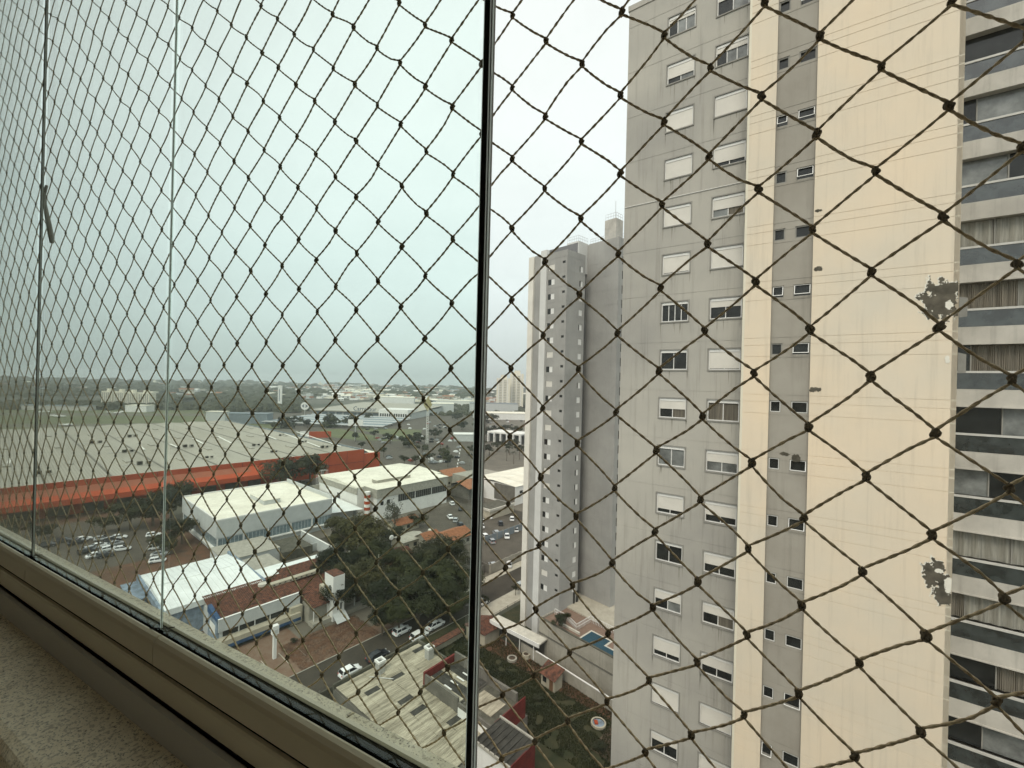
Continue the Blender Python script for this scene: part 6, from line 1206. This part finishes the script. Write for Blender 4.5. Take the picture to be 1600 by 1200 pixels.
# glass
gm = bpy.data.materials.new('window_glass'); gm.use_nodes = True; t = gm.node_tree; N = t.nodes; L = t.links; N.remove(N['Principled BSDF'])
def glassify(t, tint, smudge=.05):
    N = t.nodes; L = t.links; out = [n for n in N if n.type == 'OUTPUT_MATERIAL'][0]
    tr = N.new('ShaderNodeBsdfTransparent'); gl = N.new('ShaderNodeBsdfGlossy'); gl.inputs['Roughness'].default_value = .02; mx = N.new('ShaderNodeMixShader')
    ge = N.new('ShaderNodeNewGeometry'); dt = N.new('ShaderNodeVectorMath'); dt.operation = 'DOT_PRODUCT'; L.new(ge.outputs['Normal'], dt.inputs[0]); L.new(ge.outputs['Incoming'], dt.inputs[1])
    def mt(op, a, b=None):
        n = N.new('ShaderNodeMath'); n.operation = op
        for i, q in enumerate((a, b)):
            if q is None: continue
            if isinstance(q, (int, float)): n.inputs[i].default_value = q
            else: L.new(q, n.inputs[i])
        return n
    fz = mt('ADD', mt('MULTIPLY', mt('POWER', mt('SUBTRACT', 1.0, mt('ABSOLUTE', dt.outputs['Value']).outputs[0]).outputs[0], 5.0).outputs[0], 0.96).outputs[0], 0.035)
    tr.inputs[0].default_value = (*tint, 1); gl.inputs[0].default_value = (.9, .95, .93, 1)
    df = N.new('ShaderNodeBsdfDiffuse'); df.inputs[0].default_value = (.75, .75, .72, 1); m2 = N.new('ShaderNodeMixShader')
    tc = N.new('ShaderNodeTexCoord'); nz = N.new('ShaderNodeTexNoise'); nz.inputs['Scale'].default_value = 9; nz.inputs['Detail'].default_value = 9; nz.inputs['Roughness'].default_value = .72; L.new(tc.outputs['Object'], nz.inputs[0])
    mr = N.new('ShaderNodeMapRange'); mr.inputs['From Min'].default_value = .48; mr.inputs['From Max'].default_value = .85; mr.inputs['To Min'].default_value = .002; mr.inputs['To Max'].default_value = smudge; L.new(nz.outputs[0], mr.inputs[0])
    L.new(fz.outputs[0], mx.inputs[0]); L.new(tr.outputs[0], mx.inputs[1]); L.new(gl.outputs[0], mx.inputs[2])
    L.new(mr.outputs[0], m2.inputs[0]); L.new(mx.outputs[0], m2.inputs[1]); L.new(df.outputs[0], m2.inputs[2]); L.new(m2.outputs[0], out.inputs[0])
glassify(t, (.936, .984, .964), .045); M['glass'] = gm
g2 = bpy.data.materials.new('window_glass_clear'); g2.use_nodes = True; g2.node_tree.nodes.remove(g2.node_tree.nodes['Principled BSDF']); glassify(g2.node_tree, (.985, .99, .985), .05); M['glass2'] = g2
xe = [wlocal(58, .318), wlocal(262, .318), wlocal(748, .318)]
lbs = ('left-most glass panel, seen at a sharp angle at the picture edge', 'narrow glass panel between the thick black joint and the thin bright joint', 'wide glass panel between the thin bright joint and the thick black mullion', 'right-hand glass panel in front of the apartment towers')
spans = [(XL + .2, xe[0] - .006), (xe[0] + .006, xe[1] - .0035), (xe[1] + .0035, xe[2] - .006), (xe[2] + .006, XR - .2)]
for k, (a, c) in enumerate(spans):
    g = thing('glass_panel', lbs[k], 'window pane', WO, WROT)
    MB().box((a, .3150, -.3625), (c, .3215, 1.28)).obj('pane', M['glass2' if k == 3 else 'glass'], g)
M['clear'] = bpy.data.materials.new('clear_edge_strip'); M['clear'].use_nodes = True; t = M['clear'].node_tree; t.nodes.remove(t.nodes['Principled BSDF'])
_t = t.nodes.new('ShaderNodeBsdfTranslucent'); _t.inputs[0].default_value = (.95, .98, .96, 1); _g = t.nodes.new('ShaderNodeBsdfTransparent'); _g.inputs[0].default_value = (.8, .88, .85, 1); _m = t.nodes.new('ShaderNodeMixShader'); _m.inputs[0].default_value = .8
t.links.new(_t.outputs[0], _m.inputs[2]); t.links.new(_g.outputs[0], _m.inputs[1]); t.links.new(_m.outputs[0], [n for n in t.nodes if n.type == 'OUTPUT_MATERIAL'][0].inputs[0])
for x, w, lb in ((xe[0], .0050, 'left thick black joint between two glass panels'), (xe[2], .0050, 'thick black mullion joint just left of the middle with bright edges')):
    g = thing('panel_joint', lb, 'mullion', WO, WROT); y0 = .3165
    MB().box((x - w * .5, y0, -.3622), (x + w * .5, y0 + .0035, 1.28)).obj('black_seal', M['black'], g)
    MB().box((x - w * .5 - .0012, y0 + .0008, -.3622), (x - w * .5, y0 + .0024, 1.28)).obj('edge_strip', M['clear'], g)
    MB().box((x + w * .5, y0 + .0008, -.3622), (x + w * .5 + .0018, y0 + .0024, 1.28)).obj('clear_strip', M['clear'], g)
    if x == xe[2]: MB().box((x + w * .5 + .0018, y0, -.3622), (x + w * .5 + .0026, y0 + .002, 1.28)).obj('seal_line', M['black'], g); MB().box((x + w * .5 + .0026, y0 + .0006, -.3622), (x + w * .5 + .0046, y0 + .002, 1.28)).obj('clear_strip', M['clear'], g); MB().box((x + w * .5 + .0046, y0, -.3622), (x + w * .5 + .0050, y0 + .002, 1.28)).obj('seal_line', M['gframe'], g)
g = thing('panel_joint', 'thin bright joint between two glass panels', 'mullion', WO, WROT)
MB().box((xe[1] - .0008, .3165, -.3622), (xe[1] + .0016, .3185, 1.28)).obj('clear_strip', M['clear'], g); MB().box((xe[1] + .0016, .3165, -.3622), (xe[1] + .0018, .3175, 1.28)).obj('edge_line', M['gframe'], g)
for k, x in enumerate((xe[0], xe[1])):
    MB().tube([(x - .014, .309, -.3618), (x - .004, .314, -.3600), (x + .006, .320, -.3605), (x + .016, .327, -.3590)], .0008, 5).obj('seal_tail', M['black'], fr_)

# the cord hanging by the left joint
def onp(px, py, d=.376):
    q = ray(px, py); t = d / (q.x * N1.x + q.y * N1.y); return (-(Vector((q.x * t, q.y * t, 0)).dot(E1)), q.z * t)
hc = []
for x, y in ((73, 290), (69, 302), (70, 318), (73, 336), (76, 350), (79, 366), (81, 379)): a, c = onp(x, y, .345); hc.append((a, .345, c))
g = thing('tie_cord', 'short grey frayed tie hanging beside the left black joint', 'cord', WO, WROT); MB().tube(hc, [.0025, .0032, .003, .004, .0045, .0048, .0036], 7).obj('cord', M['gframe'], g, smooth=True)

# ------------------------------------------------------------ safety net
NET = {}
for blk in NETDATA.split('|'):
    h_, r_ = blk.split(';'); a, b0 = map(int, h_.split(','))
    for i, s in enumerate(r_.split(' ')):
        u, w = map(int, s.split(',')); NET[(a, b0 + 2 * i)] = (-u / 2000, w / 2000)
net = thing('safety_net', 'diamond-mesh brown twine safety net stretched outside the glass', 'safety net', WO, WROT)
M['twine'] = mat('brown_twine', (.27, .20, .12), .9, scale=300, col2=(.55, .43, .27), detail=3, spec=.15)
M['knot'] = mat('dark_knot', (.07, .052, .032), .9, scale=300, col2=(.17, .13, .08), detail=3, spec=.15)
def kp(k):
    u, w = NET[k]; j = noise.noise(Vector((k[0] * 3.7, k[1] * 2.9, 1))) * .0015
    return Vector((u, .376 + j, w))
TR = .00092
def twine(pts, mb, fine):
    """two-strand rope: lobed section turning along the path"""
    P = []; 
    for p, q in zip(pts[:-1], pts[1:]):
        L_ = (q - p).length; n_ = max(1, int(L_ / (.0016 if fine else .006)))
        for k in range(n_): P.append(p.lerp(q, k / n_))
    P.append(pts[-1]); ns = 8 if fine else 5; base = len(mb.v); s = 0; prev = None
    for k, p in enumerate(P):
        t = (P[min(k + 1, len(P) - 1)] - P[max(k - 1, 0)]).normalized(); a = Vector((0, 1, 0)); a = (a - t * a.dot(t)).normalized(); b = t.cross(a)
        if k: s += (p - P[k - 1]).length
        ph = s / .0075 * math.pi; fuzz = noise.noise(p * 260) * .00022
        for j in range(ns):
            th = 2 * math.pi * j / ns; r_ = TR * (1 + (.26 * math.cos(2 * (th - ph)) if fine else 0)) + fuzz
            mb.v.append(tuple(p + (a * math.cos(th) + b * math.sin(th)) * r_))
    for k in range(len(P) - 1):
        for j in range(ns): mb.f.append((base + k * ns + j, base + k * ns + (j + 1) % ns, base + (k + 1) * ns + (j + 1) % ns, base + (k + 1) * ns + j)); mb.m.append(0)
jr = random.Random(9)
for fam in (0, 1):
    lines = {}
    for (a, b_) in NET: lines.setdefault(a - b_ if fam == 0 else a + b_, []).append((a, b_))
    for key in sorted(lines):
        ks = sorted(lines[key]); runs = []; run = [ks[0]]
        for k in ks[1:]:
            if k[0] == run[-1][0] + 1: run.append(k)
            else: runs.append(run); run = [k]
        runs.append(run)
        for run in runs:
            if len(run) < 2: continue
            mb = MB(); near = max(run)[0] > -9
            pts = []
            for i, (k, k2) in enumerate(zip(run[:-1], run[1:])):
                p, q = kp(k), kp(k2); dz = .0022 if q.z < p.z else -.0022
                p1, q1 = p + Vector((0, 0, -dz)), q + Vector((0, 0, dz)); d_ = q1 - p1
                sag = Vector((0, jr.uniform(-.0006, .0006), -abs(jr.gauss(0, .0005)))); bend = Vector((-d_.z, 0, d_.x)).normalized() * jr.gauss(0, .0009)
                if not pts: pts.append(p)
                pts += [p1, p1.lerp(q1, .33) + sag + bend * .7, p1.lerp(q1, .66) + sag + bend, q1]
            twine(pts, mb, near)
            mb.obj('cord', M['twine'], net, smooth=near)
def knot_mesh(n, seg, seed):
    mb = MB(); r_ = random.Random(seed); P = []
    for k in range(n + 1):
        t = 2 * math.pi * k / n; c = (2 + math.cos(3 * t))
        P.append(Vector((c * math.cos(2 * t) * .00105, math.sin(3 * t) * .0016, c * math.sin(2 * t) * .00150)))
    mb.tube(P, [.00155 * (1 + .1 * math.sin(k * 2.1)) for k in range(n + 1)], seg, caps=False)
    mb.tube([(-.0009, 0, -.0052), (.0006, .0006, -.002), (-.0006, -.0006, .002), (.0009, 0, .0052)], [.0017, .0026, .0026, .0017], seg)
    return mb
KM = [knot_mesh(30, 6, s).mesh('knot', M['knot'], True) for s in (1, 2)]
lowk = knot_mesh(14, 4, 3); rest = MB()
def pix(p):
    w = WO + E1 * (-p.x) + N1 * p.y + Vector((0, 0, p.z)); X, Y, Z = w.x, w.y, w.z - H
    return (800 + F * (X * math.cos(ROLL) + Z * math.sin(ROLL)) / Y, 600 - F * (-X * math.sin(ROLL) + Z * math.cos(ROLL)) / Y)
ks = sorted(NET, key=lambda k: (not (-10 < pix(kp(k))[0] < 1610 and -10 < pix(kp(k))[1] < 1210), -k[0]))
for i, k in enumerate(ks):
    p = kp(k)
    if i < 280:
        o = link('knot', KM[i % 2], net, p); o.rotation_euler = (jr.uniform(-.3, .3), jr.uniform(-.5, .5), jr.uniform(-.6, .6)); o.scale = (jr.uniform(.58, .72),) * 3
    else:
        n0 = len(rest.v); s = jr.uniform(.52, .66); rest.v += [(v[0] * s + p.x, v[1] * s + p.y, v[2] * s + p.z) for v in lowk.v]; rest.f += [tuple(q + n0 for q in f) for f in lowk.f]; rest.m += lowk.m
link('small_knots', rest.mesh('small_knots', M['knot']), net, kind='stuff')

# ------------------------------------------------------------ the room behind the camera and our own wall below
rm = thing('room_shell', 'dim enclosed balcony room around the viewpoint', 'room', WO, WROT); rm['kind'] = 'structure'
ys = -2.6
MB().box((XL, ys, -1.55), (XR + 2.4, .29, -1.5)).obj('floor', M['floor'], rm)
MB().box((XL, ys, 1.36), (XR + 2.4, .29, 1.45)).obj('ceiling', M['wallp'], rm)
MB().box((XL, ys - .1, -1.55), (XR + 2.4, ys, 1.36)).obj('back_wall', M['wallp'], rm)
MB().box((XL - .1, ys, -1.55), (XL, .37, 1.36)).box((XR + 2.4, ys, -1.55), (XR + 2.5, .37, -.5)).box((XR, .29, -1.55), (XR + 2.4, .37, -.5)).obj('side_parapet', M['wallp'], rm)  # right side open above its parapet, shaped to light the sill
MB().box((XL - .1, .27, -.5), (XL, .37, 1.36)).box((XR + 2.4, .27, -.5), (XR + 2.5, .37, 1.36)).box((XR, .27, -.5), (XR + .1, .37, 1.36)).box((XL - .1, ys, -.5), (XL, ys + .1, 1.36)).obj('corner_post', M['alu'], rm)
MB().box((XL, .195, -1.5), (XR + 2.4, .285, -.506)).obj('parapet_inner', M['wallp'], rm)
ow = thing('own_facade', 'rendered outer wall of the building we stand in, below the granite ledge', 'wall', WO, WROT); ow['kind'] = 'structure'
MB().box((XL - 6, -12, -H), (XR + 10, .285, -1.56)).box((XL - 6, .286, -H), (XR + 10, .345, -.432)).obj('outer_wall', M['outer'], ow)

# ------------------------------------------------------------ haze
hz = bpy.data.materials.new('haze'); hz.use_nodes = True; t = hz.node_tree; t.nodes.remove(t.nodes['Principled BSDF']); v = t.nodes.new('ShaderNodeVolumePrincipled')
v.inputs['Color'].default_value = (.90, .95, .95, 1); v.inputs['Density'].default_value = HAZE; v.inputs['Anisotropy'].default_value = .1
t.links.new(v.outputs[0], [n for n in t.nodes if n.type == 'OUTPUT_MATERIAL'][0].inputs['Volume'])
MB().box((-5400, -5400, -70), (5400, 5400, 96)).obj('haze', hz, kind='stuff')
